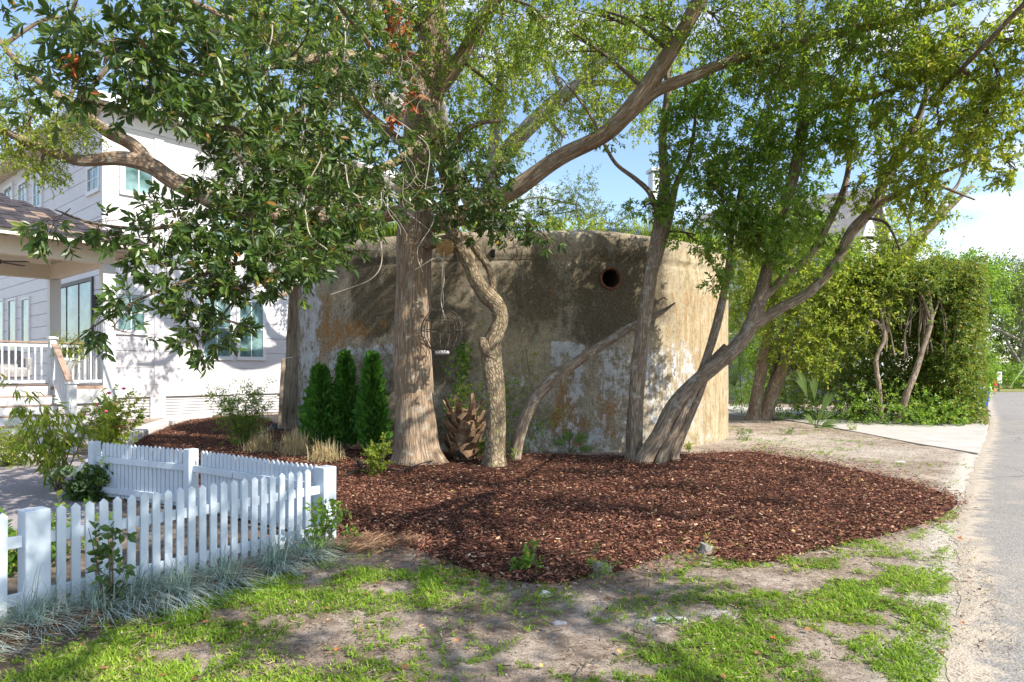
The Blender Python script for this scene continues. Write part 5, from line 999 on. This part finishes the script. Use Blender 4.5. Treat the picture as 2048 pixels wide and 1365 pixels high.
# palmetto leaf behind trunks
def fan(P0, axis, nseg, length, spread, mat, parent, droop=.25, name='frond', w=.035, seed=0, nrmv=(0, -1, .3)):
    r = np.random.default_rng(seed); axis = nrm(np.array(axis, float)); b = nrm(np.cross(axis, nrmv)); a = np.linspace(-spread, spread, nseg)
    D = np.outer(np.cos(a), axis) + np.outer(np.sin(a), b); L_ = length * (1 - .25 * (abs(a) / spread) ** 2) * (.92 + .16 * r.random(nseg)); vs = []; fs = []
    for i in range(nseg):
        sd = nrm(np.cross(D[i], nrmv)); up = nrm(np.cross(sd, D[i]))
        for t, ww in ((0, .3), (.4, 1.), (.75, .7), (1, .02)):
            c = P0 + D[i] * L_[i] * t + np.array((0, 0, -droop * L_[i] * t ** 2.5)); vs += [c - sd * w * ww / 2, c + up * w * .25 * ww, c + sd * w * ww / 2]
        k = i * 12
        for j in range(3): fs += [(k + 3 * j, k + 3 * j + 1, k + 3 * j + 4, k + 3 * j + 3), (k + 3 * j + 1, k + 3 * j + 2, k + 3 * j + 5, k + 3 * j + 4)]
    return obj(name, mesh(name, vs, np.array(fs), False, None, {'rnd': ('FACE', 'FLOAT', np.repeat(r.random(nseg), 6))}), mat, parent)
def fanpalm(name, base, label, cat, spec, mat, group=None):
    t = thing(name, base, label, cat, group)
    for i, (dx, dz, L_, sp, nseg, stalk) in enumerate(spec):
        ax = np.array((dx, -.15, dz)); ax = nrm(ax); p0 = np.array(base) + ax * stalk; v, f, u = tube([np.array(base), np.array(base) + ax * stalk * .5, p0], [.012, .009, .007], 5, 2); obj('stalk', mesh('stalk', v, f), mat, t)
        fan(p0, ax, nseg, L_, sp, mat, t, .25, seed=i)
    return t
fanpalm('palm_seedling', G(1140, 905), 'small dark palm seedling with open fan leaves at the bunker foot', 'palm', [(.5, .8, .4, .6, 9, .25), (-.1, 1, .42, .5, 9, .22), (-.6, .7, .35, .5, 7, .2), (.9, .3, .35, .4, 6, .2)], M['palm'])
yp = G(1632, 858); fanpalm('young_palmetto', yp, 'young pale green palmetto beside the driveway edge', 'palm', [(-.35, 1, 1.2, .2, 11, 1.), (-.12, 1, 1.0, .2, 9, .9), (.25, .9, 1.0, .22, 8, .5), (.8, .5, .65, .25, 7, .15), (-.5, .7, .6, .3, 6, .15), (1, .3, .6, .15, 5, .1), (.5, .75, .7, .2, 6, .25), (.1, .6, .9, .15, 5, .1)], M['palm'])
fanpalm('palmetto', np.array((9.1, 27, 0)), 'tall drooping palmetto leaf behind the leaning trunks', 'palm', [(0, -1, 1.6, .3, 14, -3.2), (-.3, 1, 1.2, .6, 12, 1.2), (-.9, .4, 1.1, .6, 12, 1.1), (.7, .7, 1.1, .5, 12, 1.1)], M['palm'])

# ---------------------------------------------------------------- far trees, lawn, street things
def far_tree(x, y, h, w, seed, label, mat='leaf_far', cy=None):
    t = thing('broadleaf_tree', (x, y, 0), label, 'tree', 'trees beyond the end of the road'); r = np.random.default_rng(seed)
    px = CX + F * x / y; rows = [[(px, HY + H * F / y + 2, y, .32), (px + r.normal() * 6, HY - (h * .35 - H) * F / y, y, .26), (px + r.normal() * 14, HY - (h * .75 - H) * F / y, y, .12)]]
    for k in range(5):
        a = r.normal(size=2); z0 = h * r.uniform(.15, .4); rows.append([(px, HY - (z0 - H) * F / y, y, .18), (px + a[0] * w * .25 * F / y, HY - (z0 + h * .2 - H) * F / y, y + a[1], .12), (px + a[0] * w * .4 * F / y, HY - (h * .8 - H) * F / y, y + a[1] * 2, .05)])
    limbs(t, rows, M['bark_grey'], 'trunk', 8); cl = []
    for k in range(11):
        th_ = r.random() * 6.28; rr2 = w * .38 * r.random() ** .5; z = h * (.45 + .5 * r.random()); cl.append((px + math.cos(th_) * rr2 * F / y, HY - (z - H) * F / y, w * .2 * F / y, h * .1 * F / y, y + math.sin(th_) * rr2, w * .2, 95))
    crown(t, cl, np.array([W(px, HY, y)]), .26, M[mat], 9, 1., seed, .1, False, .3, False); return t
for i, (x, y, h, w, lb) in enumerate([(44, 66, 13.5, 9, 'open crowned tree with bare grey stems beyond the road end sign'), (52, 70, 15, 11, 'broad tree rising past the road end at the frame edge'), (40, 74, 12.5, 10, 'rounded tree topping the clipped hedge far off'), (61, 78, 15, 12, 'tall tree deepest along the road end'), (34, 78, 13.2, 10, 'dull green tree behind hedge and grey house'), (47, 84, 16, 12, 'tree standing behind the road end row'), (27, 70, 11, 9, 'tree hidden mostly by the tall hedge'), (70, 88, 16, 14, 'tree beyond the frame side of the road')]): far_tree(x, y, h, w, 200 + i, lb, 'leaf_far' if i % 2 else 'leaf_myrtle')
leaf_mass('distant_woods', 'hazy mass of woods closing the view past the road end', 'woods', (70, 100, 0), boxfol(1860, 2200, 560, 765, 100, 3, 2600, 9, 4), .5, M['leaf_far'], 79, per=9, slen=1.6)
leaf_mass('far_hedgerow', 'dark low hedgerow under the trees past the road end', 'hedge', (50, 64, 0), boxfol(1985, 2110, 735, 768, 64, 1.2, 520, 6, 1), .22, M['leaf_myrtle'], 78, per=9, slen=.5)
bigtrees = [(-16, 46, 16, 14, 'bright green tree behind the white house roof'), (-24, 50, 17, 14, 'tall green tree farther behind the white house'), (-8, 48, 12.5, 12, 'green tree between house and bunker'), (16, 56, 12, 10, 'distant tree seen between myrtle trunks')]
for i, (x, y, h, w, lb) in enumerate(bigtrees):
    o = far_tree(x, y, h, w, 300 + i, lb, 'leaf_bright'); o['group'] = 'trees behind the houses'
# hydrant, marker, sign, bin
p = G(1987, 782.5); hy = thing('fire_hydrant', p, 'red fire hydrant at the end of the road', 'hydrant')
def lathe(name, c, prof, mat, parent, seg=20):
    th_ = np.linspace(0, 2 * np.pi, seg, endpoint=False); v = [(c[0] + r_ * math.cos(a), c[1] + r_ * math.sin(a), c[2] + z) for r_, z in prof for a in th_]; f = []
    for k in range(len(prof) - 1):
        for j in range(seg): f.append((k * seg + j, k * seg + (j + 1) % seg, (k + 1) * seg + (j + 1) % seg, (k + 1) * seg + j))
    f.append(tuple(range(seg))[::-1]); f.append(tuple((len(prof) - 1) * seg + j for j in range(seg))); return obj(name, mesh(name, v, f, True), mat, parent)
lathe('barrel', p, [(.22, 0), (.22, .05), (.15, .06), (.15, .62), (.19, .63), (.19, .69), (.16, .72)], M['red'], hy); lathe('bonnet', p + [0, 0, .72], [(.16, 0), (.14, .1), (.07, .17), (.04, .18), (.04, .24)], M['red'], hy)
for sx in (-1, 1): bar('nozzle', p + [sx * .12, 0, .5], p + [sx * .26, 0, .5], .14, .14, M['red'], hy, .02)
bar('nozzle', p + [0, -.12, .45], p + [0, -.27, .45], .18, .18, M['red'], hy, .03)
p = G(1979, 783); mk = thing('utility_marker', p, 'bright lime green marker cone beside the red hydrant', 'marker'); lathe('cone', p, [(.26, 0), (.25, .05), (.17, .1), (.08, .62), (.07, .66)], M['lime'], mk, 14)
p = G(1997, 784); sg = thing('street_sign', p, 'white notice sign on a short dark post by the road end', 'sign')
bar('post', p, p + [0, 0, 1.1], .1, .1, M['bronze'], sg); z = H + (HY - 744) / F * p[1]; zb_ = H + (HY - 767) / F * p[1]; bwid = 9.6 / F * p[1]
pl_ = box('sign_board', (p[0], p[1] - .09, (z + zb_) / 2), (bwid, .03, z - zb_), 0, M['signface'], sg)
for k, (t, wd_, hh) in enumerate(((.9, .3, .06), (.8, .7, .1), (.66, .0, 0), (.57, .62, .035), (.5, .5, .035), (.36, .55, .035), (.27, .6, .035), (.12, .66, .05))):
    if wd_: box('lettering', (p[0] + (.1 if k == 5 else 0) * bwid, p[1] - .108, zb_ + (z - zb_) * t), (bwid * wd_, .004, hh * (z - zb_)), 0, M['ink'], pl_, 0)
p = np.array((15.2 + .15, 22.9, 0)); p = G(1953, 829); bn = thing('recycling_bin', p, 'blue wheeled bin half hidden by the hedge end', 'bin')
def frust(name, c, s0, s1, h, mat, parent):
    v = [(c[0] + sx * s[0] / 2, c[1] + sy * s[1] / 2, c[2] + z) for s, z in ((s0, 0), (s1, h)) for sx, sy in ((-1, -1), (1, -1), (1, 1), (-1, 1))]
    return obj(name, mesh(name, v, [(3, 2, 1, 0), (4, 5, 6, 7), (0, 1, 5, 4), (1, 2, 6, 5), (2, 3, 7, 6), (3, 0, 4, 7)]), mat, parent)
frust('body', p + [0, 0, .06], (.45, .55), (.6, .72), .98, M['blue'], bn); box('lid', p + [0, 0, 1.07], (.64, .78, .06), 0, M['blue'], bn, .02); bar('handle', p + [-.25, .42, 1.02], p + [.25, .42, 1.02], .04, .04, M['blue'], bn)
for sx in (-1, 1): bar('wheel', p + [sx * .2, .28, .12], p + [sx * .26, .28, .12], .22, .22, M['black'], bn, .06)
# guy wires
gw = thing('guy_wire', G(2016, 779), 'yellow sleeved guy wires slanting down to the far verge', 'wire')
for a_, b_ in (((2019, 776), (2110, 640)), ((2023, 768), (2130, 640))): tubes_obj('cable', [tube([W(a_[0], a_[1], 60), W(b_[0], b_[1], 58)], [.03, .03], 5, 1)], M['hydrangea'], gw)
sheet('verge', [(24, 55), (120, 55), (160, 75), (20, 75)], .03, plain('dry_verge', (.2, .2, .07), .9, .1, .3, 2))

# ---------------------------------------------------------------- planting by the bunker
def arbor(px, py, top, d, label, wd_=.36):
    b = np.array(((px - CX) / F * d, d, 0)); h = H + (HY - top) / F * d; t = thing('arborvitae', b, label, 'conifer', 'young conifers against the bunker'); r = np.random.default_rng(int(px)); n = 2600
    z = r.random(n) ** .8; a = r.random(n) * 6.283; rad = wd_ * (1 - z) ** .6 * (.55 + .5 * r.random(n)) * np.minimum(1, .55 + z * 2) * (1 + .15 * np.sin(3 * a + 9 * z)); lump = .55 + .85 * vnoise(a * 3, z * 14, 1, int(px)); rad *= lump
    P = np.c_[b[0] + rad * np.cos(a), b[1] + rad * np.sin(a), .1 + z * (h - .14)]; A = np.c_[np.cos(a) * .55, np.sin(a) * .55, np.full(n, .8)] + r.normal(size=(n, 3)) * .4; Nn = nrm(np.c_[np.cos(a + 1.3), np.sin(a + 1.3), r.normal(size=n) * .4])
    o = obj('foliage', leafmesh('foliage', P, A, Nn, .1 + .1 * r.random(n), .2, True, .15), M['leaf_arbor'], t); o['kind'] = 'stuff'; v, f, u = tube([b, b + [0, 0, h * .8]], [.035, .01], 7, 3); obj('trunk', mesh('trunk', v, f), M['twig'], t)
arbor(640, 885, 735, 15.0, 'young conifer closest to the hinged boards', .4); arbor(690, 885, 708, 15.1, 'middle one of the three young conifers', .33); arbor(745, 885, 710, 14.6, 'young conifer touching the big oak trunk side')
def clump(name, c, n, L_, label, cat, mat, group=None, lean=(0, 0), lift=.62, width=.004, spread=.06, seed=1, sag=1.):
    r = np.random.default_rng(seed); a = r.random(n) * 6.283; dh = nrm(np.c_[np.cos(a) + lean[0], np.sin(a) + lean[1], np.zeros(n)]); base = np.array(c)[None] + np.c_[r.normal(size=(n, 2)) * spread, np.zeros(n)]
    v, f, z = bend_blades(base, dh, L_ * (.55 + .6 * r.random(n)), width * (.7 + .6 * r.random(n)), np.clip(lift + r.normal(size=n) * .16, .1, .97), 6, seed, sag)
    v[:, 2] = np.maximum(v[:, 2], .015 + .02 * (v[:, 2] < .02))
    return tag(obj(name, mesh(name, v, f, False, None, {'rnd': ('FACE', 'FLOAT', z)}), mat), label, cat, group)
for i, (px, py, lb) in enumerate(((522, 905, 'dry straw coloured grass tuft nearest the feathery shrub'), (590, 912, 'large dry straw coloured grass tuft below the conifers'), (652, 925, 'dry straw coloured grass tuft just above the gate post'))):
    clump('dry_grass_tuft', G(px, py), 700, (.75, .95, .7)[i], lb, 'grass tuft', M['leaf_straw'], 'dry grass tufts in the mulch', (.1, 0), .62, .011, .12, 20 + i)
fes = [(-3.28, 4.72), (-3.0, 5.0), (-2.62, 5.35), (-2.42, 5.7), (-2.12, 6.1), (-1.92, 6.45), (-3.45, 4.4), (-2.85, 5.2)]
fl = ['blue fescue tuft at the foot of the big corner post', 'blue fescue tuft sprawling just past the corner post', 'blue fescue tuft below the rose stem', 'blue fescue tuft with silvery blades midway along the fence', 'blue fescue tuft beyond the fence middle', 'blue fescue tuft ending the row by the green weed', 'blue fescue tuft at the picture edge before the post', 'thin blue fescue tuft between two bigger ones']
for i, ((x, y), lb) in enumerate(zip(fes, fl)):
    clump('blue_fescue', (x, y, .01), 520, .6, lb, 'grass tuft', M['leaf_blue'], 'blue fescue tufts along the picket fence', (.55 * dF.x, .55 * dF.y), .42, .006, .06, 60 + i, .85)
def shrub(name, base, h, w, n, leaf, mat, label, cat, seed=1, per=7, slen=.2, wdr=.2, nst=7, fine=True, droop=0., group=None, stem=.008, up=.6, z0=.15):
    t = thing(name, base, label, cat, group); r = np.random.default_rng(seed); b = np.array(base, float); parts = []; O = []; D = []
    for k in range(nst):
        a = r.random() * 6.283; q = w * .5 * r.random() ** .5; tip = b + [math.cos(a) * q, math.sin(a) * q, h * r.uniform(.65, 1)]; m_ = b + (tip - b) * .5 + [math.cos(a) * q * .1, 0, h * .06]
        sp = smooth_path(np.array([b + r.normal(size=3) * [.03, .03, 0], m_, tip]), 8); parts.append(tube(sp[::4], np.linspace(stem, .002, len(sp[::4])), 5, 2)); m = max(2, n // nst)
        ti = z0 + (1 - z0) * r.random(m); ii = (ti * (len(sp) - 1)).astype(int); O.append(sp[ii] + r.normal(size=(m, 3)) * w * .07); D.append(nrm(r.normal(size=(m, 3)) * .7 + (sp[ii] - b - [0, 0, h * .4]) * .5 + [0, 0, .35 - droop]))
    O = np.vstack(O); D = np.vstack(D); P, A, Nn, LL, sl = spray_leaves(O, D, per, slen, leaf, seed, up, .5); A[:, 2] -= droop
    obj('foliage', leafmesh('foliage', P, A, Nn, LL, wdr, fine, .12 + droop * .3), mat, t)['kind'] = 'stuff'; tubes_obj('stems', parts, M['twig'], t); twigmesh('twigs', O, O + D * sl[:, None], .003, .0015, M['twig'], t)['kind'] = 'stuff'
    return t, O
shrub('feathery_shrub', G(490, 893), 1.5, 1.6, 420, .085, M['leaf_myrtle'], 'feathery green shrub in the mulch between house windows and boards', 'shrub', 3, 9, .26, .13, 12)
shrub('holly_bush', G(752, 955), .62, .5, 130, .055, M['leaf_bright'], 'small yellow green bush at the big oak foot', 'shrub', 4, 8, .12, .3, 9)
peach, _ = shrub('peach_sapling', G(118, 985), 1.5, 1.35, 125, .15, M['leaf_bright'], 'slender sapling with long drooping leaves before the porch steps', 'sapling', 5, 7, .22, .1, 11, droop=.75, stem=.013, z0=.35)
fb, O = shrub('flowering_shrub', G(222, 912), 1.3, 1.35, 420, .07, M['leaf_bright'], 'leafy zinnia bush dotted with pink and orange flowers by the kerb', 'flower bush', 6, 8, .16, .28, 16)
r = np.random.default_rng(6)
for k in range(16):
    q = O[r.integers(len(O))] + [0, -.15, .15 + .1 * r.random()]; lathe('flower', q, [(.005, -.03), (.045, 0), (.05, .012), (.02, .03)], M['pink' if k % 3 else 'orange'], fb, 10)
hd, O = shrub('hydrangea', G(185, 1000), .45, .85, 130, .11, M['leaf_laurel'], 'low hydrangea with pale green flower heads behind the front pickets', 'hydrangea', 7, 6, .12, .38, 10)
for k in range(9):
    q = O[r.integers(len(O))]; q = q + [0, -.05, .12]; P = q + nrm(r.normal(size=(120, 3))) * .075 * [1, 1, .75]; obj('flower_head', leafmesh('flower_head', P, nrm(P - q) + r.normal(size=(120, 3)) * .5, nrm(P - q), .03, .45, False), M['hydrangea'], hd)
shrub('fern', G(18, 935), .75, .9, 260, .07, M['leaf_bright'], 'bright yellow green fern clump before the porch steps', 'fern', 8, 9, .3, .14, 14, droop=.2)
shrub('rose_stem', (-2.96, 5.02, 0), .75, .35, 26, .075, M['leaf_laurel'], 'thin rose stem with round dark leaves rising before the pickets', 'shrub', 9, 6, .1, .34, 3)
shrub('fence_weed', (-1.83, 6.55, 0), .62, .4, 60, .06, M['leaf_myrtle'], 'green leafy weed at the end of the fescue row by the corner post', 'weed', 10, 6, .12, .28, 5)
pf_, _ = shrub('potted_fern', (*(PA - DU * .95 - DN * .25), PZ + .62), .55, .85, 120, .07, M['leaf_bright'], 'yellow green fern in a pot behind the porch railing', 'fern', 12, 9, .3, .16, 12, droop=.3)
lathe('pot', np.array((*(PA - DU * .95 - DN * .25), PZ)), [(.14, 0), (.2, .6), (.22, .62), (.2, .66)], M['white'], pf_)
shrub('garden_plants', (-4.4, 6.3, 0), .35, 1.3, 150, .08, M['leaf_myrtle'], 'low green plants in the shaded border inside the picket fence', 'plants', 14, 7, .14, .26, 12)
# vines, weeds
def weed(px, py, h, n, leaf, mat, lb, seed, wdr=.25, w=None, nst=3): return shrub('weed', G(px, py), h, w or h * .8, n, leaf, mat, lb, 'weed', seed, 6, .08, wdr, nst, group='weeds', stem=.004)
weed(1030, 925, .3, 14, .05, M['leaf_myrtle'], 'weed between the gnarled laurel and leaning trunk', 101); weed(975, 925, .5, 50, .075, M['leaf_myrtle'], 'broad leaved weed at the gnarled laurel foot', 102, .25)
weed(880, 925, .2, 14, .04, M['leaf_bright'], 'tiny weed at the oak root flare', 103); weed(1200, 1170, .24, 26, .035, M['leaf_myrtle'], 'weed growing around the grey stump at the mulch edge', 104, .2, .4)
weed(1078, 1150, .26, 9, .08, M['leaf_myrtle'], 'pointed leaved sprout at the mulch front edge', 105, .25); weed(1030, 1150, .14, 6, .06, M['leaf_myrtle'], 'little sprout in the shade of the mulch edge', 106)
weed(1490, 880, .3, 50, .06, M['leaf_arbor'], 'feathery weed in sand near the bunker end', 107, .1, .6); weed(1570, 868, .2, 40, .05, M['leaf_arbor'], 'low feathery weed on the sand bank', 108, .1, .6)
weed(1418, 1110, .16, 14, .05, M['leaf_bright'], 'grassy sprout beside the small cut stump', 109, .12); weed(1700, 862, .22, 20, .06, M['leaf_bright'], 'weed by the driveway edge', 110, .2, .5)
weed(700, 1085, .14, 12, .05, M['leaf_myrtle'], 'small weed by the corner fence post', 111); weed(1375, 905, .2, 18, .05, M['leaf_bright'], 'weed at the foot of the myrtle stems', 112); weed(1265, 925, .14, 10, .05, M['leaf_bright'], 'small sprout left of the myrtle trunks', 113)
def creeper(name, pts, n, spread, leaf, mat, lb, seed, wdr=.42, per=2):
    P0 = np.array([W(*p) for p in pts]); sp = smooth_path(P0, 20); r = np.random.default_rng(seed); t = thing(name, P0[0], lb, 'vine'); O = sp[r.integers(0, len(sp), n)] + r.normal(size=(n, 3)) * [spread, .03, spread]
    D = nrm(r.normal(size=(n, 3)) * [1, .3, .6] + [0, -.6, -.3]); P, A, Nn, LL, _ = spray_leaves(O, D, per, .06, leaf, seed, .1, .4); Nn = nrm(Nn * .5 + np.array([0, -1, .2])); A[:, 1] *= .4
    obj('foliage', leafmesh('foliage', P, A, Nn, LL, wdr, True), mat, t)['kind'] = 'stuff'; tubes_obj('stem', [tube(sp[::5], np.full(len(sp[::5]), .006), 5, 2)], M['twig'], t); return t
creeper('ivy_vine', [(915, 870, 14.3), (905, 820, 14.6), (918, 770, 14.8), (925, 720, 14.85), (928, 690, 14.85)], 90, .1, .09, M['leaf_myrtle'], 'bright green creeper climbing the wall above the palm stump', 131, .45)
creeper('flowering_creeper', [(930, 860, 13.9), (920, 800, 13.9), (945, 790, 13.9), (965, 800, 13.9), (985, 830, 13.9), (1000, 870, 13.9)], 150, .17, .045, M['leaf_bright'], 'pale yellow leaved creeper sprawling over the palm stump', 132, .4, 4)
creeper('wall_creeper', [(1090, 880, 14.5), (1065, 830, 14.7), (1060, 760, 14.8), (1050, 690, 14.85)], 60, .13, .045, M['leaf_bright'], 'thin pale creeper scaling the wall by the white paint patches', 133, .22, 4)
creeper('wall_creeper', [(1020, 905, 14.3), (1015, 850, 14.5), (1010, 800, 14.6), (1030, 770, 14.7)], 130, .2, .05, M['leaf_myrtle'], 'dark creeper on the wall behind the leaning trunk base', 134, .3, 4)
creeper('wall_creeper', [(1050, 900, 14.5), (1080, 850, 14.6), (1120, 830, 14.6)], 90, .15, .04, M['leaf_myrtle'], 'small leaved creeper beneath the leaning trunk', 135, .25, 3)
# sabal stump with boots
sb = thing('palm_stump', G(928, 905), 'cabbage palm stump covered in crossed brown leaf boots', 'palm stump'); b = G(928, 905); b[1] = 13.7; b[0] = (928 - CX) / F * 13.7; v, f, u = tube([b, b + [0, 0, .95]], [.22, .25], 14, 3, .05); obj('core', mesh('core', v, f, True), M['boot'], sb)
r = np.random.default_rng(9); k = 0
for row in range(7):
    for j in range(8):
        a = j * .785 + row * .39 + r.normal() * .2; z = .06 + row * .14 + r.normal() * .03; c0_ = b + [math.cos(a) * .2, math.sin(a) * .2, z]; tn = np.array((-math.sin(a), math.cos(a), 0)); o_ = np.array((math.cos(a), math.sin(a), 0)); sgn = 1 if (j + row) % 2 else -1
        tip = c0_ + o_ * (.12 + .16 * r.random()) + tn * (.06 + .12 * r.random()) * sgn + [0, 0, .2 + .2 * r.random()]; w0, w1 = .085, .04; vs = []
        for P_, w_, th_ in ((c0_ - o_ * .02, w0, .03), ((c0_ + tip) / 2 + o_ * .03, .055, .028), (tip, w1, .02)): vs += [P_ - tn * w_ + o_ * th_, P_ + tn * w_ + o_ * th_, P_ + tn * w_ - o_ * th_ * .3, P_ - tn * w_ - o_ * th_ * .3]
        f_ = [(3, 2, 1, 0), (8, 9, 10, 11)] + [(4 * s_ + i, 4 * s_ + (i + 1) % 4, 4 * s_ + 4 + (i + 1) % 4, 4 * s_ + 4 + i) for s_ in (0, 1) for i in range(4)]; obj('leaf_boot', mesh('leaf_boot', vs, f_), M['boot'], sb)
# wire globe with lamp block
ws = thing('wire_globe', W(882, 665, 12.6), 'open wire sphere ornament hanging by a cord from the cut branch', 'ornament'); c = W(885, 662, 12.55); parts = []
for k in range(7):
    a = k * math.pi / 7; pts = [c + .4 * np.array((math.cos(t) * math.cos(a), math.cos(t) * math.sin(a), math.sin(t) * 1.0)) for t in np.linspace(0, 2 * np.pi, 25)]; parts.append(tube(pts, [.008] * 25, 4, 1, 0, False))
for zz in (0., .2): pts = [c + np.array((math.cos(t) * math.sqrt(.16 - zz * zz), math.sin(t) * math.sqrt(.16 - zz * zz), zz)) for t in np.linspace(0, 2 * np.pi, 25)]; parts.append(tube(pts, [.008] * 25, 4, 1, 0, False))
tubes_obj('wire_frame', parts, M['bronze'], ws); bar('lamp_block', c + [-.13, -.02, -.4], c + [.13, -.02, -.4], .1, .07, M['steel'], ws, .02); tubes_obj('cord', [tube([W(888, 505, 12.55), W(884, 560, 12.55), W(887, 600, 12.55), c + [0, 0, .4]], [.012, .01, .008, .006], 5, 4)], M['pale_twig'], ws)
# path spotlights, stumps, stones, black drain pipe
for px, py, lb in ((921, 925, 'small black garden spotlight tilted by the oak roots'), (722, 945, 'black garden spotlight half hidden beyond the gate post')):
    p = G(px, py); t = thing('garden_spotlight', p, lb, 'spotlight', 'garden spotlights'); bar('spike', p, p + [0, 0, .1], .02, .02, M['black'], t, 0); bar('lamp_head', p + [0, 0, .08], p + [-.05, -.03, .24], .07, .07, M['black'], t, .02)
def rock(name, c, s_, label, cat, mat, seed=0, group=None):
    bm = bmesh.new(); bmesh.ops.create_icosphere(bm, subdivisions=2, radius=1); r = np.random.default_rng(seed); ph = r.random(6) * 6
    for v in bm.verts:
        n_ = v.co.normalized(); k = 1 + .16 * math.sin(4 * n_.x + ph[0]) + .14 * math.sin(5 * n_.y + ph[1]) + .1 * math.sin(7 * n_.z + ph[2]); v.co = Vector((n_.x * s_[0], n_.y * s_[1], n_.z * s_[2])) * k + Vector(tuple(c))
    me = bpy.data.meshes.new(name); bm.to_mesh(me); bm.free(); return tag(obj(name, me, mat), label, cat, group)
for px, py, s_, lb, sd in ((1204, 1152, .085, 'grey weathered stump at the mulch edge wrapped by weeds', 1), (1412, 1110, .07, 'small cut stump at the mulch edge beside a sprout', 2)):
    b = G(px, py); t = thing('tree_stump', b, lb, 'stump', 'cut stumps'); v, f, u = tube([b - [0, 0, .02], b + [0, 0, .06], b + [.01, 0, .1]], [s_ * 1.15, s_, s_ * .97], 14, 3, .08, False); obj('bark', mesh('bark', v, f, True, u), M['bark_grey'], t); n_ = len(v); obj('cut_top', mesh('cut_top', np.vstack([v[-14:], [b + [.01, 0, .105]]]), [(i, (i + 1) % 14, 14) for i in range(14)]), M['bark_grey'], t)
for i, (px, py, s_, lb, mt) in enumerate(((1118, 1247, (.05, .03, .02), 'flat grey stone lying on the bare soil', 'stone'), (1092, 1190, (.05, .04, .03), 'tan stone at the shaded soil edge', 'kerb'), (1390, 1100, (.05, .03, .015), 'flat grey stone touching the mulch', 'stone'), (448, 1215, (.035, .03, .03), 'pinkish brick fragment beside the fescue', 'rust'), (1800, 925, (.1, .05, .03), 'flat stone in the sand by the mulch', 'kerb'), (1340, 1240, (.12, .06, .012), 'white chalky slab flush in the grass', 'white'), (560, 862, (.35, .22, .2), 'dark tarp wrapped mound by the hinged boards', 'black'))):
    rock('tarp_mound' if 'tarp' in lb else 'stone', G(px, py), s_, lb, 'tarp' if 'tarp' in lb else 'stone', M[mt], i)
hp = thing('drip_hose', G(760, 948), 'thin black irrigation hose looping round the oak roots', 'hose'); tubes_obj('hose', [tube([G(690, 960) + [0, 0, .07], G(740, 945) + [0, 0, .09], G(800, 950) + [0, 0, .08], G(850, 935) + [0, 0, .09], G(900, 922) + [0, 0, .06]], [.012] * 5, 6, 5)], M['black'], hp)
# surface roots of the myrtle and twigs
n = 260; r = np.random.default_rng(19); q = np.vstack([scatter([(-.9, 12.4), (3.4, 12.6), (4, 14), (-1, 14.2)], 150, 1), scatter([(-2, 3.5), (2.3, 3.5), (4, 6.5), (0, 6.5)], 110, 2)]); a = r.random(n) * 6.28; A = np.c_[q, np.full(n, .05)]; B = A + np.c_[np.cos(a), np.sin(a), r.normal(size=n) * .1] * (.04 + .14 * r.random(n) ** 2)[:, None]
tag(twigmesh('fallen_twigs', A, B, .005, .003, M['twig'], None), 'thin dry twigs scattered over soil and mulch', 'twigs', None, 'stuff')
# growth on the bunker roof
r = np.random.default_rng(23); k = 0
n = 50000; a = r.uniform(-2.9, -.2, n); ii = r.integers(0, NU, n); sel = (by_[ii] < 20); ii = ii[sel]; n = len(ii); dens = vnoise(uu[ii], uu[ii] * 0, .55, 31); sel = (dens > .46) & (r.random(n) < .6); ii = ii[sel]; n = len(ii); inn = r.random(n) * .9 + .1
base = np.c_[bx_[ii] - nxx[ii] * inn, by_[ii] - nyy[ii] * inn, np.full(n, TOP + .1)]; a = r.random(n) * 6.283
v, f, z = bend_blades(base, np.c_[np.cos(a), np.sin(a), np.zeros(n)], .3 + .55 * r.random(n), .02 + .012 * r.random(n), .6 + .3 * r.random(n), 3, 5, .8)
tag(obj('roof_ferns', mesh('roof_ferns', v, f, False, None, {'rnd': ('FACE', 'FLOAT', z)}), M['lawn']), 'ferns and grass growing along the bunker roof edge', 'ferns', None, 'stuff')
leaf_mass('roof_shrubs', 'bright green bushes rooted on top of the bunker behind its rim', 'shrubs', (0, 18, 4.8), [(650, 470, 60, 16, 18.5, .5, 130), (740, 462, 40, 16, 18.2, .5, 90), (1090, 455, 50, 10, 18, .5, 110), (1170, 458, 40, 8, 18, .5, 70), (1260, 465, 30, 8, 18, .4, 30), (930, 462, 40, 10, 18, .5, 60), (1340, 478, 20, 8, 18, .4, 20)], .08, M['leaf_bright'], 88, per=9, slen=.25, clump=.16)
# thin roots hanging down the wall
hr = thing('hanging_roots', W(1100, 470, 14.7), 'thin pale roots hanging over the bunker top edge', 'roots'); parts = []
for px in (1052, 1068, 1085, 1130, 1175, 1200, 1240, 1270):
    x, y = px, 470; P_ = [(x, y)]
    for k in range(5): x += r.normal() * 5; y += r.uniform(8, 22); P_.append((x, y))
    parts.append(tube([W(a_, b_, 14.72) for a_, b_ in P_], [.008, .007, .006, .005, .004, .003], 4, 4))
tubes_obj('root_strands', parts, M['twig'], hr)
